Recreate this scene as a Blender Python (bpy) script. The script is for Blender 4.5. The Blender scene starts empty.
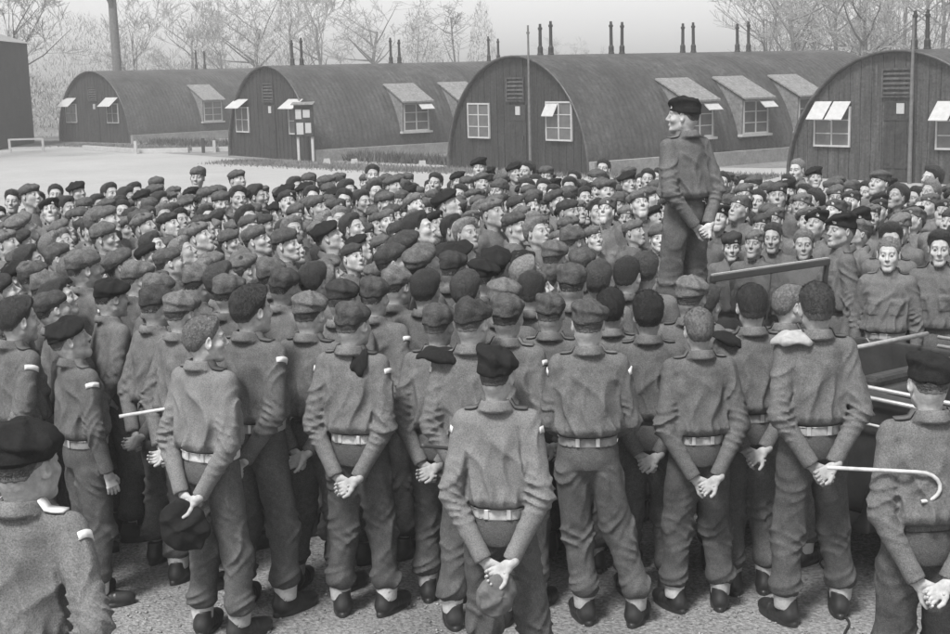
import bpy, math, random
import numpy as np
from mathutils import Vector, Matrix
PI = math.pi
sc = bpy.context.scene
C = sc.collection

# ------------------------------------------------------------------ camera
CAM_H = 2.95
PITCH, ROLL = math.radians(9.8), math.radians(1.5)
cam = bpy.data.cameras.new('camera')
cam.sensor_width = 36.0
cam.lens = 36.0 * 1400 / 950
cam.clip_start = 0.1
cam.clip_end = 3000
camo = bpy.data.objects.new('camera', cam)
C.objects.link(camo)
_F = Vector((0, math.cos(PITCH), -math.sin(PITCH)))
_R = Vector((1, 0, 0)); _U = Vector((0, math.sin(PITCH), math.cos(PITCH)))
_R2 = _R * math.cos(ROLL) - _U * math.sin(ROLL)
_U2 = _U * math.cos(ROLL) + _R * math.sin(ROLL)
_m = Matrix((_R2, _U2, -_F)).transposed().to_4x4()
_m.translation = Vector((0, 0, CAM_H))
camo.matrix_world = _m
sc.camera = camo

# ------------------------------------------------------------------ sky, sun, exposure
world = bpy.data.worlds.new('World'); sc.world = world; world.use_nodes = True
wn, wl = world.node_tree.nodes, world.node_tree.links
wn.clear()
SUN_EL, SUN_AZ = math.radians(58), math.radians(-150)   # azimuth from +Y towards +X
sky = wn.new('ShaderNodeTexSky'); sky.sky_type = 'NISHITA'; sky.sun_disc = False
sky.sun_elevation = SUN_EL; sky.sun_rotation = SUN_AZ
sky.dust_density = 1.9; sky.air_density = 1.5; sky.ozone_density = 1.0
bw = wn.new('ShaderNodeRGBToBW'); bg = wn.new('ShaderNodeBackground'); wo = wn.new('ShaderNodeOutputWorld')
bg.inputs['Strength'].default_value = 0.09
wl.new(sky.outputs[0], bw.inputs[0]); wl.new(bw.outputs[0], bg.inputs[0]); wl.new(bg.outputs[0], wo.inputs[0])
sun = bpy.data.lights.new('sun', 'SUN'); sun.energy = 2.3; sun.angle = math.radians(13); sun.color = (1, 0.99, 0.98)
suno = bpy.data.objects.new('sun', sun); C.objects.link(suno)
_sd = Vector((math.sin(SUN_AZ) * math.cos(SUN_EL), math.cos(SUN_AZ) * math.cos(SUN_EL), math.sin(SUN_EL)))
suno.rotation_euler = _sd.to_track_quat('Z', 'Y').to_euler()
sc.view_settings.view_transform = 'Standard'
sc.view_settings.look = 'None'
sc.view_settings.exposure = 1.3
HAZE = 0.0024
sc.view_settings.gamma = 1.0
sc.view_settings.use_curve_mapping = False
sc.cycles.max_bounces = 5
sc.cycles.diffuse_bounces = 3
sc.cycles.volume_bounces = 0

# ------------------------------------------------------------------ materials
def mat(name, v, rough=0.9, noise=None, bump=None, rand=0.0, metal=0.0, spec=0.3, wave=None):
    """v grey albedo; noise=(scale, amount[, scale2, amount2]) ; bump=(scale, strength, dist)."""
    m = bpy.data.materials.new(name); m.use_nodes = True
    n, l = m.node_tree.nodes, m.node_tree.links
    b = n['Principled BSDF']
    b.inputs['Base Color'].default_value = (v, v, v, 1)
    b.inputs['Roughness'].default_value = rough
    b.inputs['Metallic'].default_value = metal
    b.inputs['Specular IOR Level'].default_value = spec
    tc = n.new('ShaderNodeTexCoord')
    last = None
    def mul(a, bb):
        x = n.new('ShaderNodeMath'); x.operation = 'MULTIPLY'
        for i, q in enumerate((a, bb)):
            if hasattr(q, 'links'): l.new(q, x.inputs[i])
            else: x.inputs[i].default_value = q
        return x.outputs[0]
    val = v
    if noise:
        for k in range(0, len(noise), 2):
            t = n.new('ShaderNodeTexNoise'); t.inputs['Scale'].default_value = noise[k]
            t.inputs['Detail'].default_value = 5; t.inputs['Roughness'].default_value = 0.65
            l.new(tc.outputs['Object'], t.inputs['Vector'])
            mr = n.new('ShaderNodeMapRange'); a = noise[k + 1]
            mr.inputs[1].default_value = 0.3; mr.inputs[2].default_value = 0.7
            mr.inputs[3].default_value = 1 - a; mr.inputs[4].default_value = 1 + a
            l.new(t.outputs[0], mr.inputs[0]); val = mul(val, mr.outputs[0])
    if wave:
        # wave=(axis scale vector, amount): dirt streaks along one axis
        t = n.new('ShaderNodeTexNoise'); t.inputs['Scale'].default_value = 1.0; t.inputs['Detail'].default_value = 4
        mp = n.new('ShaderNodeMapping'); mp.inputs['Scale'].default_value = wave[0]
        l.new(tc.outputs['Object'], mp.inputs[0]); l.new(mp.outputs[0], t.inputs['Vector'])
        mr = n.new('ShaderNodeMapRange'); mr.inputs[1].default_value = 0.3; mr.inputs[2].default_value = 0.7
        mr.inputs[3].default_value = 1 - wave[1]; mr.inputs[4].default_value = 1 + wave[1]
        l.new(t.outputs[0], mr.inputs[0]); val = mul(val, mr.outputs[0])
    if rand:
        oi = n.new('ShaderNodeObjectInfo'); mr = n.new('ShaderNodeMapRange')
        mr.inputs[3].default_value = 1 - rand; mr.inputs[4].default_value = 1 + rand
        l.new(oi.outputs['Random'], mr.inputs[0]); val = mul(val, mr.outputs[0])
    if hasattr(val, 'links'):
        cr = n.new('ShaderNodeCombineColor')
        for i in range(3): l.new(val, cr.inputs[i])
        l.new(cr.outputs[0], b.inputs['Base Color'])
    if bump:
        t = n.new('ShaderNodeTexNoise'); t.inputs['Scale'].default_value = bump[0]
        t.inputs['Detail'].default_value = 4
        l.new(tc.outputs['Object'], t.inputs['Vector'])
        bp = n.new('ShaderNodeBump'); bp.inputs['Strength'].default_value = bump[1]
        bp.inputs['Distance'].default_value = bump[2]
        l.new(t.outputs[0], bp.inputs['Height']); l.new(bp.outputs[0], b.inputs['Normal'])
    return m

M = {}
M['skin'] = mat('skin', 0.335, 0.85, noise=(35, 0.2, 11, .2), bump=(90, 0.4, 0.004), rand=0.18, spec=0.06)
M['lip'] = mat('lip', 0.28, 0.5)
M['brow'] = mat('brow', 0.19, 0.9)
M['sclera'] = mat('sclera', 0.30, 0.4)
M['iris'] = mat('iris', 0.08, 0.3)
M['serge'] = mat('serge', 0.115, 0.95, noise=(7, 0.2, 45, 0.14, 170, 0.42), bump=(230, 0.8, 0.005), rand=0.22, spec=0.12)
M['serge_trousers'] = mat('serge_trousers', 0.082, 0.95, noise=(7, 0.2, 45, 0.16, 170, 0.42), bump=(230, 0.8, 0.005), rand=0.2, spec=0.12)
M['serge_light'] = mat('serge_light', 0.155, 0.95, noise=(9, 0.16, 170, 0.4), bump=(260, 0.6, 0.004), spec=0.12)
M['strap_cloth'] = mat('strap_cloth', 0.09, 0.95, noise=(60, 0.2), rand=0.5, spec=0.1)
M['cap_khaki'] = mat('cap_khaki', 0.078, 0.98, noise=(25, 0.35, 120, 0.4), bump=(150, 0.8, 0.006), rand=0.55, spec=0.08)
M['cap_black'] = mat('cap_black', 0.016, 0.98, noise=(60, 0.3), bump=(200, 0.7, 0.005), spec=0.1)
M['hair_dark'] = mat('hair_dark', 0.034, 0.5, noise=(70, 0.5, 260, .5), bump=(190, 1.0, 0.012), rand=0.5)
M['stubble'] = mat('stubble', 0.10, 0.9, noise=(90, 0.4), bump=(220, .8, .006), rand=.4)
M['hair_fair'] = mat('hair_fair', 0.15, 0.7, noise=(70, 0.5), bump=(190, 1.0, 0.012), rand=0.3)
M['webbing'] = mat('webbing', 0.40, 0.9, noise=(90, 0.15), bump=(300, 0.5, 0.003), rand=0.3)
M['webbing_dull'] = mat('webbing_dull', 0.26, 0.9, noise=(90, 0.15), rand=0.4)
M['brass'] = mat('brass', 0.7, 0.35, metal=0.6)
M['title'] = mat('title', 0.55, 0.8, noise=(40, 0.1))
M['boot'] = mat('boot', 0.018, 0.42, noise=(30, 0.3), bump=(60, 0.3, 0.004), spec=0.5)
M['bamboo'] = mat('bamboo', 0.42, 0.5, noise=(20, 0.3))
M['stick'] = mat('stick', 0.05, 0.4)

# ------------------------------------------------------------------ tagging helpers
def tag(o, label=None, cat=None, group=None, kind=None):
    if label: o['label'] = label
    if cat: o['category'] = cat
    if group: o['group'] = group
    if kind: o['kind'] = kind
    return o
def empty(name, loc=(0, 0, 0), rz=0.0):
    o = bpy.data.objects.new(name, None); C.objects.link(o)
    o.location = loc; o.rotation_euler = (0, 0, rz); o.empty_display_size = 0.2
    return o
def np_mesh(name, V, Q, mats, mi=None, smooth=True):
    """V (n,3); Q (m,4) or (m,3)"""
    me = bpy.data.meshes.new(name)
    V = np.asarray(V, np.float32); Q = np.asarray(Q, np.int32)
    k = Q.shape[1]
    me.vertices.add(len(V)); me.vertices.foreach_set('co', V.ravel())
    me.loops.add(Q.size); me.loops.foreach_set('vertex_index', Q.ravel())
    me.polygons.add(len(Q))
    me.polygons.foreach_set('loop_start', np.arange(0, Q.size, k, dtype=np.int32))
    for m in mats: me.materials.append(m)
    if mi is not None: me.polygons.foreach_set('material_index', np.asarray(mi, np.int32))
    if smooth: me.polygons.foreach_set('use_smooth', np.ones(len(Q), bool))
    me.update(calc_edges=True); me.validate()
    return me
def link(name, me, parent=None, loc=None):
    o = bpy.data.objects.new(name, me); C.objects.link(o)
    if parent: o.parent = parent
    if loc is not None: o.location = loc
    return o

class MB:
    """collects simple solid pieces, builds ONE mesh object"""
    def __init__(s): s.v = []; s.f = []
    def add(s, vs, fs):
        b = len(s.v); s.v += [tuple(q) for q in vs]; s.f += [tuple(i + b for i in q) for q in fs]; return s
    def box(s, x0, y0, z0, x1, y1, z1):
        vs = [(x, y, z) for z in (z0, z1) for y in (y0, y1) for x in (x0, x1)]
        return s.add(vs, [(0, 2, 3, 1), (4, 5, 7, 6), (0, 1, 5, 4), (2, 6, 7, 3), (0, 4, 6, 2), (1, 3, 7, 5)])
    def hexa(s, bot, top):
        return s.add(list(bot) + list(top), [(3, 2, 1, 0), (4, 5, 6, 7), (0, 1, 5, 4), (1, 2, 6, 5), (2, 3, 7, 6), (3, 0, 4, 7)])
    def bar(s, a, b, w, h, up=(0, 0, 1)):
        a, b = Vector(a), Vector(b); d = (b - a).normalized(); r = d.cross(Vector(up)).normalized(); u = r.cross(d)
        q = lambda p: [p - r * w / 2 - u * h / 2, p + r * w / 2 - u * h / 2, p + r * w / 2 + u * h / 2, p - r * w / 2 + u * h / 2]
        return s.add(q(a) + q(b), [(0, 1, 2, 3), (7, 6, 5, 4), (0, 4, 5, 1), (1, 5, 6, 2), (2, 6, 7, 3), (3, 7, 4, 0)])
    def tube(s, pts, rad, n=8, caps=True):
        pts = [Vector(p) for p in pts]
        if not hasattr(rad, '__len__'): rad = [rad] * len(pts)
        rings = []; b = len(s.v)
        pu = None
        for i, p in enumerate(pts):
            d = (pts[min(i + 1, len(pts) - 1)] - pts[max(i - 1, 0)]).normalized()
            ref = pu if pu is not None else (Vector((0, 0, 1)) if abs(d.z) < 0.9 else Vector((1, 0, 0)))
            u = (ref - d * ref.dot(d)).normalized(); pu = u; w = d.cross(u)
            for k in range(n):
                a = 2 * PI * k / n
                s.v.append(tuple(p + (u * math.cos(a) + w * math.sin(a)) * rad[i]))
        for i in range(len(pts) - 1):
            for k in range(n):
                s.f.append((b + i * n + k, b + i * n + (k + 1) % n, b + (i + 1) * n + (k + 1) % n, b + (i + 1) * n + k))
        if caps:
            s.f.append(tuple(b + k for k in reversed(range(n)))); e = b + (len(pts) - 1) * n
            s.f.append(tuple(e + k for k in range(n)))
        return s
    def build(s, name, m, parent=None, smooth=False, bevel=0):
        me = bpy.data.meshes.new(name); me.from_pydata(s.v, [], s.f); me.materials.append(m)
        if smooth:
            for p in me.polygons: p.use_smooth = True
        me.update()
        o = link(name, me, parent)
        if bevel:
            md = o.modifiers.new('b', 'BEVEL'); md.width = bevel; md.segments = 2; md.limit_method = 'ANGLE'
        return o

# ------------------------------------------------------------------ SDF engine (surface nets)
def polygonize(f, lo, hi, h, B=4, margin=0.02):
    lo = np.array(lo, float); hi = np.array(hi, float)
    nb = np.maximum(np.ceil((hi - lo) / (h * B)).astype(int), 1) + 1
    bi = np.stack(np.meshgrid(*[np.arange(k) for k in nb], indexing='ij'), -1).reshape(-1, 3)
    cen = lo + (bi + 0.5 - 0.5 / B) * B * h
    dc = f(cen)
    act = np.abs(dc) < B * h * 0.87 * 1.35 + margin
    n = nb * B
    G = np.repeat(np.repeat(np.repeat(dc.reshape(nb), B, 0), B, 1), B, 2).astype(np.float32)
    off = np.stack(np.meshgrid(*[np.arange(B)] * 3, indexing='ij'), -1).reshape(-1, 3)
    pi = (bi[act][:, None, :] * B + off[None]).reshape(-1, 3)
    d = f(lo + pi * h)
    G[pi[:, 0], pi[:, 1], pi[:, 2]] = d
    S = G < 0
    S[0] = S[-1] = False; S[:, 0] = S[:, -1] = False; S[:, :, 0] = S[:, :, -1] = False
    cnt = np.zeros(n - 1, np.int8)
    for a in (0, 1):
        for b in (0, 1):
            for c in (0, 1):
                cnt += S[a:n[0] - 1 + a, b:n[1] - 1 + b, c:n[2] - 1 + c]
    cells = np.argwhere((cnt > 0) & (cnt < 8))
    idx = np.full(n - 1, -1, np.int32); idx[cells[:, 0], cells[:, 1], cells[:, 2]] = np.arange(len(cells))
    cor = np.array([(a, b, c) for a in (0, 1) for b in (0, 1) for c in (0, 1)])
    cv = np.stack([G[cells[:, 0] + a, cells[:, 1] + b, cells[:, 2] + c] for a, b, c in cor], 1)
    acc = np.zeros((len(cells), 3)); num = np.zeros(len(cells))
    for i in range(8):
        for j in range(i + 1, 8):
            if np.abs(cor[i] - cor[j]).sum() != 1: continue
            vi, vj = cv[:, i], cv[:, j]; m = (vi < 0) != (vj < 0)
            t = np.where(m, vi / np.where(m, vi - vj, 1), 0)
            acc += np.where(m[:, None], cor[i] + t[:, None] * (cor[j] - cor[i]), 0); num += m
    V = lo + (cells + acc / np.maximum(num, 1)[:, None]) * h
    Q = []
    for ax in range(3):
        sl0 = [slice(1, -1)] * 3; sl1 = [slice(1, -1)] * 3
        sl0[ax] = slice(0, -1); sl1[ax] = slice(1, None)
        a, b = S[tuple(sl0)], S[tuple(sl1)]
        u, v = [(1, 2), (2, 0), (0, 1)][ax]
        for inv in (0, 1):
            e = np.argwhere((a & ~b) if not inv else (b & ~a))
            if not len(e): continue
            e = e + 1; e[:, ax] -= 1
            q = []
            for du, dv in ((0, 0), (-1, 0), (-1, -1), (0, -1)):
                c = e.copy(); c[:, u] += du; c[:, v] += dv
                q.append(idx[c[:, 0], c[:, 1], c[:, 2]])
            q = np.stack(q, 1)
            if inv: q = q[:, ::-1]
            Q.append(q)
    Q = np.concatenate(Q); Q = Q[(Q >= 0).all(1)]
    return V, Q
def nrm(p): return np.sqrt((p * p).sum(-1))
def cap(P, a, b, r1, r2=None):
    r2 = r1 if r2 is None else r2
    a = np.asarray(a, float); b = np.asarray(b, float); ab = b - a
    t = np.clip(((P - a) @ ab) / max((ab @ ab), 1e-12), 0, 1)
    return nrm(P - a - t[:, None] * ab) - (r1 + (r2 - r1) * t)
def ell(P, c, r):
    q = (P - np.asarray(c)) / np.asarray(r); k0 = nrm(q); k1 = nrm(q / np.asarray(r))
    return k0 * (k0 - 1) / np.maximum(k1, 1e-9)
def smin(a, b, k):
    h = np.clip(0.5 + 0.5 * (b - a) / k, 0, 1); return b + (a - b) * h - k * h * (1 - h)
def smax(a, b, k): return -smin(-a, -b, k)
def sst(x, a, b):
    t = np.clip((x - a) / (b - a), 0, 1); return t * t * (3 - 2 * t)
def ridge(x): return (1 - np.abs(np.sin(x))) ** 1.4
def rotm(axis, ang): return np.array(Matrix.Rotation(ang, 3, axis))
def merge(parts):
    """parts: list of (V,Q,mi array)"""
    vs, qs, ms = [], [], []; b = 0
    for V, Q, mi in parts:
        vs.append(V); qs.append(Q + b); ms.append(np.broadcast_to(mi, len(Q))); b += len(V)
    return np.concatenate(vs), np.concatenate(qs), np.concatenate(ms)

# ------------------------------------------------------------------ heads
HAIRLINE = ([-.13, -.07, -.03, .018, .045, .07, .085, .12], [-.042, -.042, .002, .018, .052, .080, .090, .095])
def skull(P, v, off=0.0):
    w, l, j = v['w'], v['l'], v['j']
    d = ell(P, (0, -.018, .035), (.076 * w + off, .097 * l + off, .088 + off))
    return smin(d, ell(P, (0, -.035, -.01), (.062 * w + off, .075 + off, .07 + off)), .03)
def head_sdf(P, v):
    w, j = v['w'], v['j']; X = P.copy(); X[:, 0] = np.abs(X[:, 0])
    d = skull(X, v)
    d = smin(d, ell(X, (0, .028, -.045), (.059 * j, .062, .066)), .03)
    d = smin(d, cap(X, (.0, .074, -.098), (.014, .070, -.096), .016), .025)         # chin
    d = smin(d, cap(X, (.05 * j, -.005, -.055), (.012, .065, -.1), .014), .025)    # jaw line
    d = smin(d, cap(X, (.0, .080, .031), (.038, .066, .030), .0125 * v['b']), .012)  # brow
    d = smin(d, ell(X, (.043, .058, -.02), (.02, .02, .018)), .03)                # cheek bone
    d = smax(d, -ell(X, (.031, .1025, .010), (.019, .020, .0115)), .016)            # sockets
    d = smin(d, cap(X, (.031, .072, .010), (.031, .073, .010), .0135), .003)       # eyes
    n = v['n']
    d = smin(d, cap(X, (0, .086, .018), (0, .100 + n * .7, -.02), .0085, .0122), .014)  # nose
    d = smin(d, cap(X, (.009, .093 + n * .5, -.026), (.010, .09, -.026), .0075), .006)
    d = smin(d, ell(X, (0, .080, -.060), (.024, .018, .012)), .01)                # mouth mound
    d = smax(d, -cap(X, (0, .101, -.061), (.023, .094, -.061), .0022), .004)       # mouth line
    er = ell((X - np.array([.079 * w, -.008, .0])) @ rotm('Z', -.45), (0, 0, 0), (.0085, .019, .032 * v['e']))
    er = smax(er, -ell((X - np.array([.087 * w, -.003, .004])) @ rotm('Z', -.45), (0, 0, 0), (.006, .010, .018)), .004)
    d = smin(d, er, .006)
    d = smin(d, cap(P, (0, -.028, -.05), (0, -.036, -.165), .053 * v['nk'], .049), .03)
    d = smin(d, cap(P, (0, .012, -.115), (0, -.01, -.16), .022), .03)
    return d
HEADV = [
    dict(w=1.0, l=1.0, j=1.0, b=1.0, n=.004, e=1.0, nk=1.0),
    dict(w=.95, l=1.03, j=.88, b=1.1, n=.010, e=1.15, nk=.9),
    dict(w=1.05, l=.98, j=1.12, b=.95, n=.0, e=.9, nk=1.1),
    dict(w=.98, l=1.04, j=.95, b=1.2, n=.008, e=1.1, nk=.98),
    dict(w=1.02, l=1.0, j=1.06, b=.9, n=.002, e=1.2, nk=1.04),
]
def head_mesh(v, h):
    V, Q = polygonize(lambda P: head_sdf(P, v), (-.115, -.135, -.225), (.115, .135, .145), h, margin=.008)
    c = V[Q].mean(1); ax = np.abs(c[:, 0]); mi = np.zeros(len(Q), int)
    browz = .030 + .1 * np.maximum(0, .03 - np.abs(ax - .03))
    mi[(ax > .012) & (ax < .052) & (c[:, 1] > .05) & (np.abs(c[:, 2] - browz) < .0034)] = 2
    eye = (np.hypot(ax - .031, c[:, 2] - .010) < .0105) & (c[:, 1] > .05)
    mi[eye] = 3
    mi[eye & (np.hypot(ax - .031, c[:, 2] - .011) < .0062)] = 4
    mi[eye & (c[:, 2] > .0165)] = 2
    mi[(ax < .021) & (c[:, 1] > .07) & (np.abs(c[:, 2] + .061) < .0062)] = 1
    return V, Q, mi
HM = {}
def get_head(k, h):
    if (k, h) not in HM: HM[(k, h)] = head_mesh(HEADV[k], h)
    return HM[(k, h)]
SK = ['skin', 'lip', 'brow', 'sclera', 'iris']
def hair_mesh(v, style, h, seed=0):
    rnd = np.random.RandomState(seed); ph = rnd.rand(8) * 6.28
    thick = {'short': .012, 'full': .022, 'under': .004}[style]
    def f(P):
        X = P.copy(); X[:, 0] = np.abs(X[:, 0])
        hl = np.interp(P[:, 1], *HAIRLINE)
        hl = hl + .014 * sst(X[:, 0] + .012 * (P[:, 0] > 0), .02, .052) * sst(P[:, 1], .03, .065)
        if style == 'under': hl = hl + .022 * (1 - sst(P[:, 1], -.05, .0))
        hl = hl + .006 * np.sin(P[:, 0] * 75 + ph[3]) * (P[:, 1] > .03) + .0015 * np.sin(X[:, 0] * 160 + P[:, 1] * 120 + ph[4])
        t = .0035 * (1 if style != 'under' else .6) + thick * sst(P[:, 2] - hl, -.004, .06) * (.55 + .45 * sst(P[:, 2], .02, .1)) + (.75 if style != 'under' else 0) * thick * sst(P[:, 1], .0, .07) * sst(P[:, 2], .07, .11)
        d = skull(X, v) - t
        if style != 'under':
            px_ = P[:, 0] + .35 * P[:, 1]
            st = np.sin(px_ * 210 + 2.5 * np.sin(P[:, 1] * 38 + ph[0]) + ph[1]) * .5 + .5 * np.sin(px_ * 96 + 3 * np.sin(P[:, 1] * 27 + P[:, 2] * 20 + ph[2]))
            d = d - .0013 * st * sst(P[:, 2] - hl, .0, .03) - .0016 * np.sin(P[:, 0] * 62 + ph[5]) * np.sin(P[:, 1] * 71 + ph[6]) * sst(P[:, 2], .03, .07)
            part = np.exp(-((P[:, 0] + .034) / .005) ** 2) * sst(P[:, 2], .08, .1) * sst(P[:, 1], -.02, .02)
            d = d + .006 * part
        # keep the ears free
        d = np.maximum(d, (hl - P[:, 2]) * .8)
        d = np.maximum(d, -(skull(X, v) + .006))
        return d
    V, Q = polygonize(f, (-.115, -.145, -.07), (.115, .125, .16), h, margin=.01)
    c = V[Q].mean(1); e = c[:, 2] - np.interp(c[:, 1], *HAIRLINE) + .002 * np.sin(c[:, 0] * 90) + .003 * np.random.RandomState(3).randn(len(c))
    mi = ((e < (.036 if style != 'full' else .016)) & (c[:, 1] < .03)).astype(int)
    if style == 'under': return V, Q, mi
    return tufts(V, Q, mi, 5200 if h < .005 else 1300, seed)
def tufts(V, Q, mi, n, seed):
    rr = np.random.RandomState(seed); k = rr.randint(0, len(Q), n)
    a, b, c = V[Q[k, 0]], V[Q[k, 1]], V[Q[k, 3]]; nn = np.cross(b - a, c - a); nn /= np.maximum(nrm(nn), 1e-12)[:, None]
    ctr = V[Q[k]].mean(1) + rr.randn(n, 3) * .0015
    flow = np.stack([-.5 * np.sign(ctr[:, 0] + .034) * (ctr[:, 2] > .07) * -1, -.8 + 0 * nn[:, 0], -.9 + 1.2 * (ctr[:, 2] > .09)], 1) + rr.randn(n, 3) * .35
    flow -= nn * (flow * nn).sum(1)[:, None]; flow /= np.maximum(nrm(flow), 1e-9)[:, None]
    d = flow + nn * rr.uniform(.12, .5, n)[:, None]; s = np.cross(flow, nn); L = rr.uniform(.008, .022, n) * np.where(mi[k] == 1, .55, 1.0); w = rr.uniform(.0008, .0017, n)
    ctr = ctr - nn * .001
    T = np.stack([ctr - s * w[:, None], ctr + s * w[:, None], ctr + d * L[:, None]], 1)
    T4 = np.concatenate([T, T[:, 2:3] + s[:, None] * .0003], 1)
    return np.concatenate([V, T4.reshape(-1, 3)]), np.concatenate([Q, len(V) + np.arange(n * 4).reshape(-1, 4)]), np.concatenate([mi, mi[k]])
def beret_mesh(kind, h, seed=0, headv=None):
    """wide soft service cap / beret on a head; band round the skull and a floppy crown pulled to the man's right."""
    rnd = np.random.RandomState(seed + 11); ph = rnd.rand(10) * 6.28; v = headv or HEADV[0]
    tilt = -.20 - .12 * rnd.rand(); back = -.10 + .12 * rnd.rand(); wid = 1 + .06 * rnd.randn(); hh = 1 + .15 * rnd.randn()
    wid = np.clip(wid, .92, 1.1); hh = np.clip(hh, .8, 1.25)
    if kind == 'beret': Rr = (.108 * wid, .118 * wid, .032); c0 = (.010, -.006, .087); tilt *= 1.3
    else: Rr = (.091 * wid, .110 * wid, .038 * hh); c0 = (.005, -.010, .085)
    Rm = rotm('Y', -tilt) @ rotm('X', back)
    def f(P):
        X = P.copy(); X[:, 0] = np.abs(X[:, 0])
        L = (P - np.array(c0)) @ Rm
        a = np.arctan2(L[:, 1], L[:, 0]); rr = np.hypot(L[:, 0], L[:, 1])
        d = ell(L, (0, 0, 0), Rr)
        d = smin(d, skull(X, v, .0) - .0095, .035)
        fold = .0035 * ridge(L[:, 0] * 26 + ph[4] + 2 * np.sin(L[:, 1] * 24 + ph[5])) * sst(L[:, 2], -.01, .02) * 1.6 + .003 * np.sin(P[:, 0] * 70 + ph[6]) * np.sin(P[:, 1] * 63 + ph[7]) + .004 * np.sin(a * 3 + ph[0] + rr * 30) + .003 * np.sin(a * 7 + ph[1]) * sst(rr, .03, .09) + .004 * np.sin(L[:, 0] * 38 + ph[2]) * np.sin(L[:, 1] * 31 + ph[3])
        d = d - fold
        d = np.minimum(d, smax(skull(X, v) - .0125, np.abs(P[:, 2] - (.052 - .25 * P[:, 1] * 0)) - .02, .004))
        lim = .032 + .15 * P[:, 1] - .55 * P[:, 1] * np.abs(P[:, 1])           # lower edge rises to the front
        d = smax(d, lim - P[:, 2] + 0 * P[:, 0], .006)
        return d
    V, Q = polygonize(f, (-.16, -.16, -.01), (.17, .16, .17), h, margin=.02)
    c = V[Q].mean(1); mi = np.zeros(len(Q), int)
    badge = np.hypot(c[:, 0] + .035, c[:, 2] - .066) < .0115
    mi[badge & (c[:, 1] > .04)] = 1
    return V, Q, mi

# ------------------------------------------------------------------ hands
def hand_parts(w, dr, palm, side, curl=.5, spread=.08, thumb=.6, fist=0.0):
    """capsules of one hand. w wrist, dr finger direction, palm = normal out of the palm, side=+1: thumb on dr x palm side"""
    dr = np.array(dr, float); dr /= np.linalg.norm(dr); palm = np.array(palm, float)
    palm -= dr * (palm @ dr); palm /= np.linalg.norm(palm); lat = np.cross(dr, palm) * side; w = np.array(w, float)
    pk = []
    pk.append((w - dr * .03, w + dr * .01, .024, .026, .02))
    for o in (-.024, -.008, .008, .024):
        pk.append((w + lat * o * .6 + dr * .012, w + lat * o + dr * .078, .0135, .0115, .012))
    pk.append((w + lat * .018 + dr * .015 + palm * .008, w + lat * .034 + dr * .045 + palm * .012, .014, .012, .012))
    fs = []
    for o, L, cu in ((.027, .070, .0), (.009, .079, .05), (-.010, .074, .12), (-.028, .058, .22)):
        p = w + lat * o + dr * .08; a = curl * .55 + cu * .5; d2 = dr + lat * spread * (o / .03)
        for s, r1, r2 in ((.44, .0098, .0088), (.32, .0088, .0082), (.24, .0082, .0068)):
            di = d2 * math.cos(a) + palm * math.sin(a); di = di / np.linalg.norm(di)
            q = p + di * L * s; fs.append((p, q, r1, r2)); p = q; a += curl
    p = w + lat * .036 + dr * .035 + palm * .010; a = thumb
    for s, r1, r2 in ((.034, .0125, .0105), (.028, .0105, .0085)):
        di = dr * math.cos(a) * .9 + lat * math.sin(a) + palm * .35; di /= np.linalg.norm(di)
        q = p + di * s; fs.append((p, q, r1, r2)); p = q; a -= .45
    return pk, fs
def hand_mesh(spec, h):
    pk, fs = hand_parts(**spec)
    def f(P):
        d = None
        for a, b, r1, r2, k in pk:
            e = cap(P, a, b, r1, r2); d = e if d is None else smin(d, e, k)
        g = None
        for a, b, r1, r2 in fs:
            e = cap(P, a, b, r1, r2); g = e if g is None else smin(g, e, .0025)
        return smin(d, g, .006)
    pts = np.array([q for x in pk for q in x[:2]] + [q for x in fs for q in x[:2]])
    return polygonize(f, pts.min(0) - .035, pts.max(0) + .035, h, margin=.006)

# ------------------------------------------------------------------ one soldier
def mirror(p): return (-p[0], p[1], p[2])
ARMS = {   # elbow, wrist for the man's right side (+x); hand dir, palm normal
    'behind': ((.218, -.11, 1.13), (.056, -.185, .885)),
    'behind_low': ((.225, -.095, 1.115), (.066, -.178, .845)),
    'hang': ((.235, -.03, 1.13), (.225, .03, .87)),
    'front': ((.225, .0, 1.13), (.10, .20, .98)),
    'hip': ((.30, -.14, 1.16), (.175, -.05, 1.0)),
    'clasp': ((.215, -.12, 1.13), (.055, -.2, .89)),
}
def default_pose(rnd, arms='behind', stance=None):
    s = stance if stance is not None else rnd.uniform(.10, .17)
    sh = rnd.uniform(-.02, .02)
    return dict(arms=(arms, arms), fr=(s, rnd.uniform(-.03, .05)), fl=(-s, rnd.uniform(-.05, .03)), hip=sh,
                chest=rnd.uniform(-.012, .012), tr=rnd.uniform(.15, .45), tl=rnd.uniform(.15, .45), lean=rnd.uniform(-.01, .02))
def wrinkle_limb(P, a, b, amp, per, m, ph, at, wd, seedv):
    a = np.asarray(a, float); b = np.asarray(b, float); ab = b - a; L = np.linalg.norm(ab); u = ab / L
    s = (P - a) @ u; q = P - a - s[:, None] * u
    w = np.exp(-((s / L - at) / wd) ** 2) * (.25 + .95 * (.5 + .5 * np.sin(q @ seedv[::-1] * 42 + s * 17 + ph * 3)) ** 1.5)
    x = s / per * PI + m * (q @ seedv) * 40 + 1.2 * np.sin(s * 23 + ph) + ph
    return 1.9 * amp * w * ridge(x)
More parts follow.
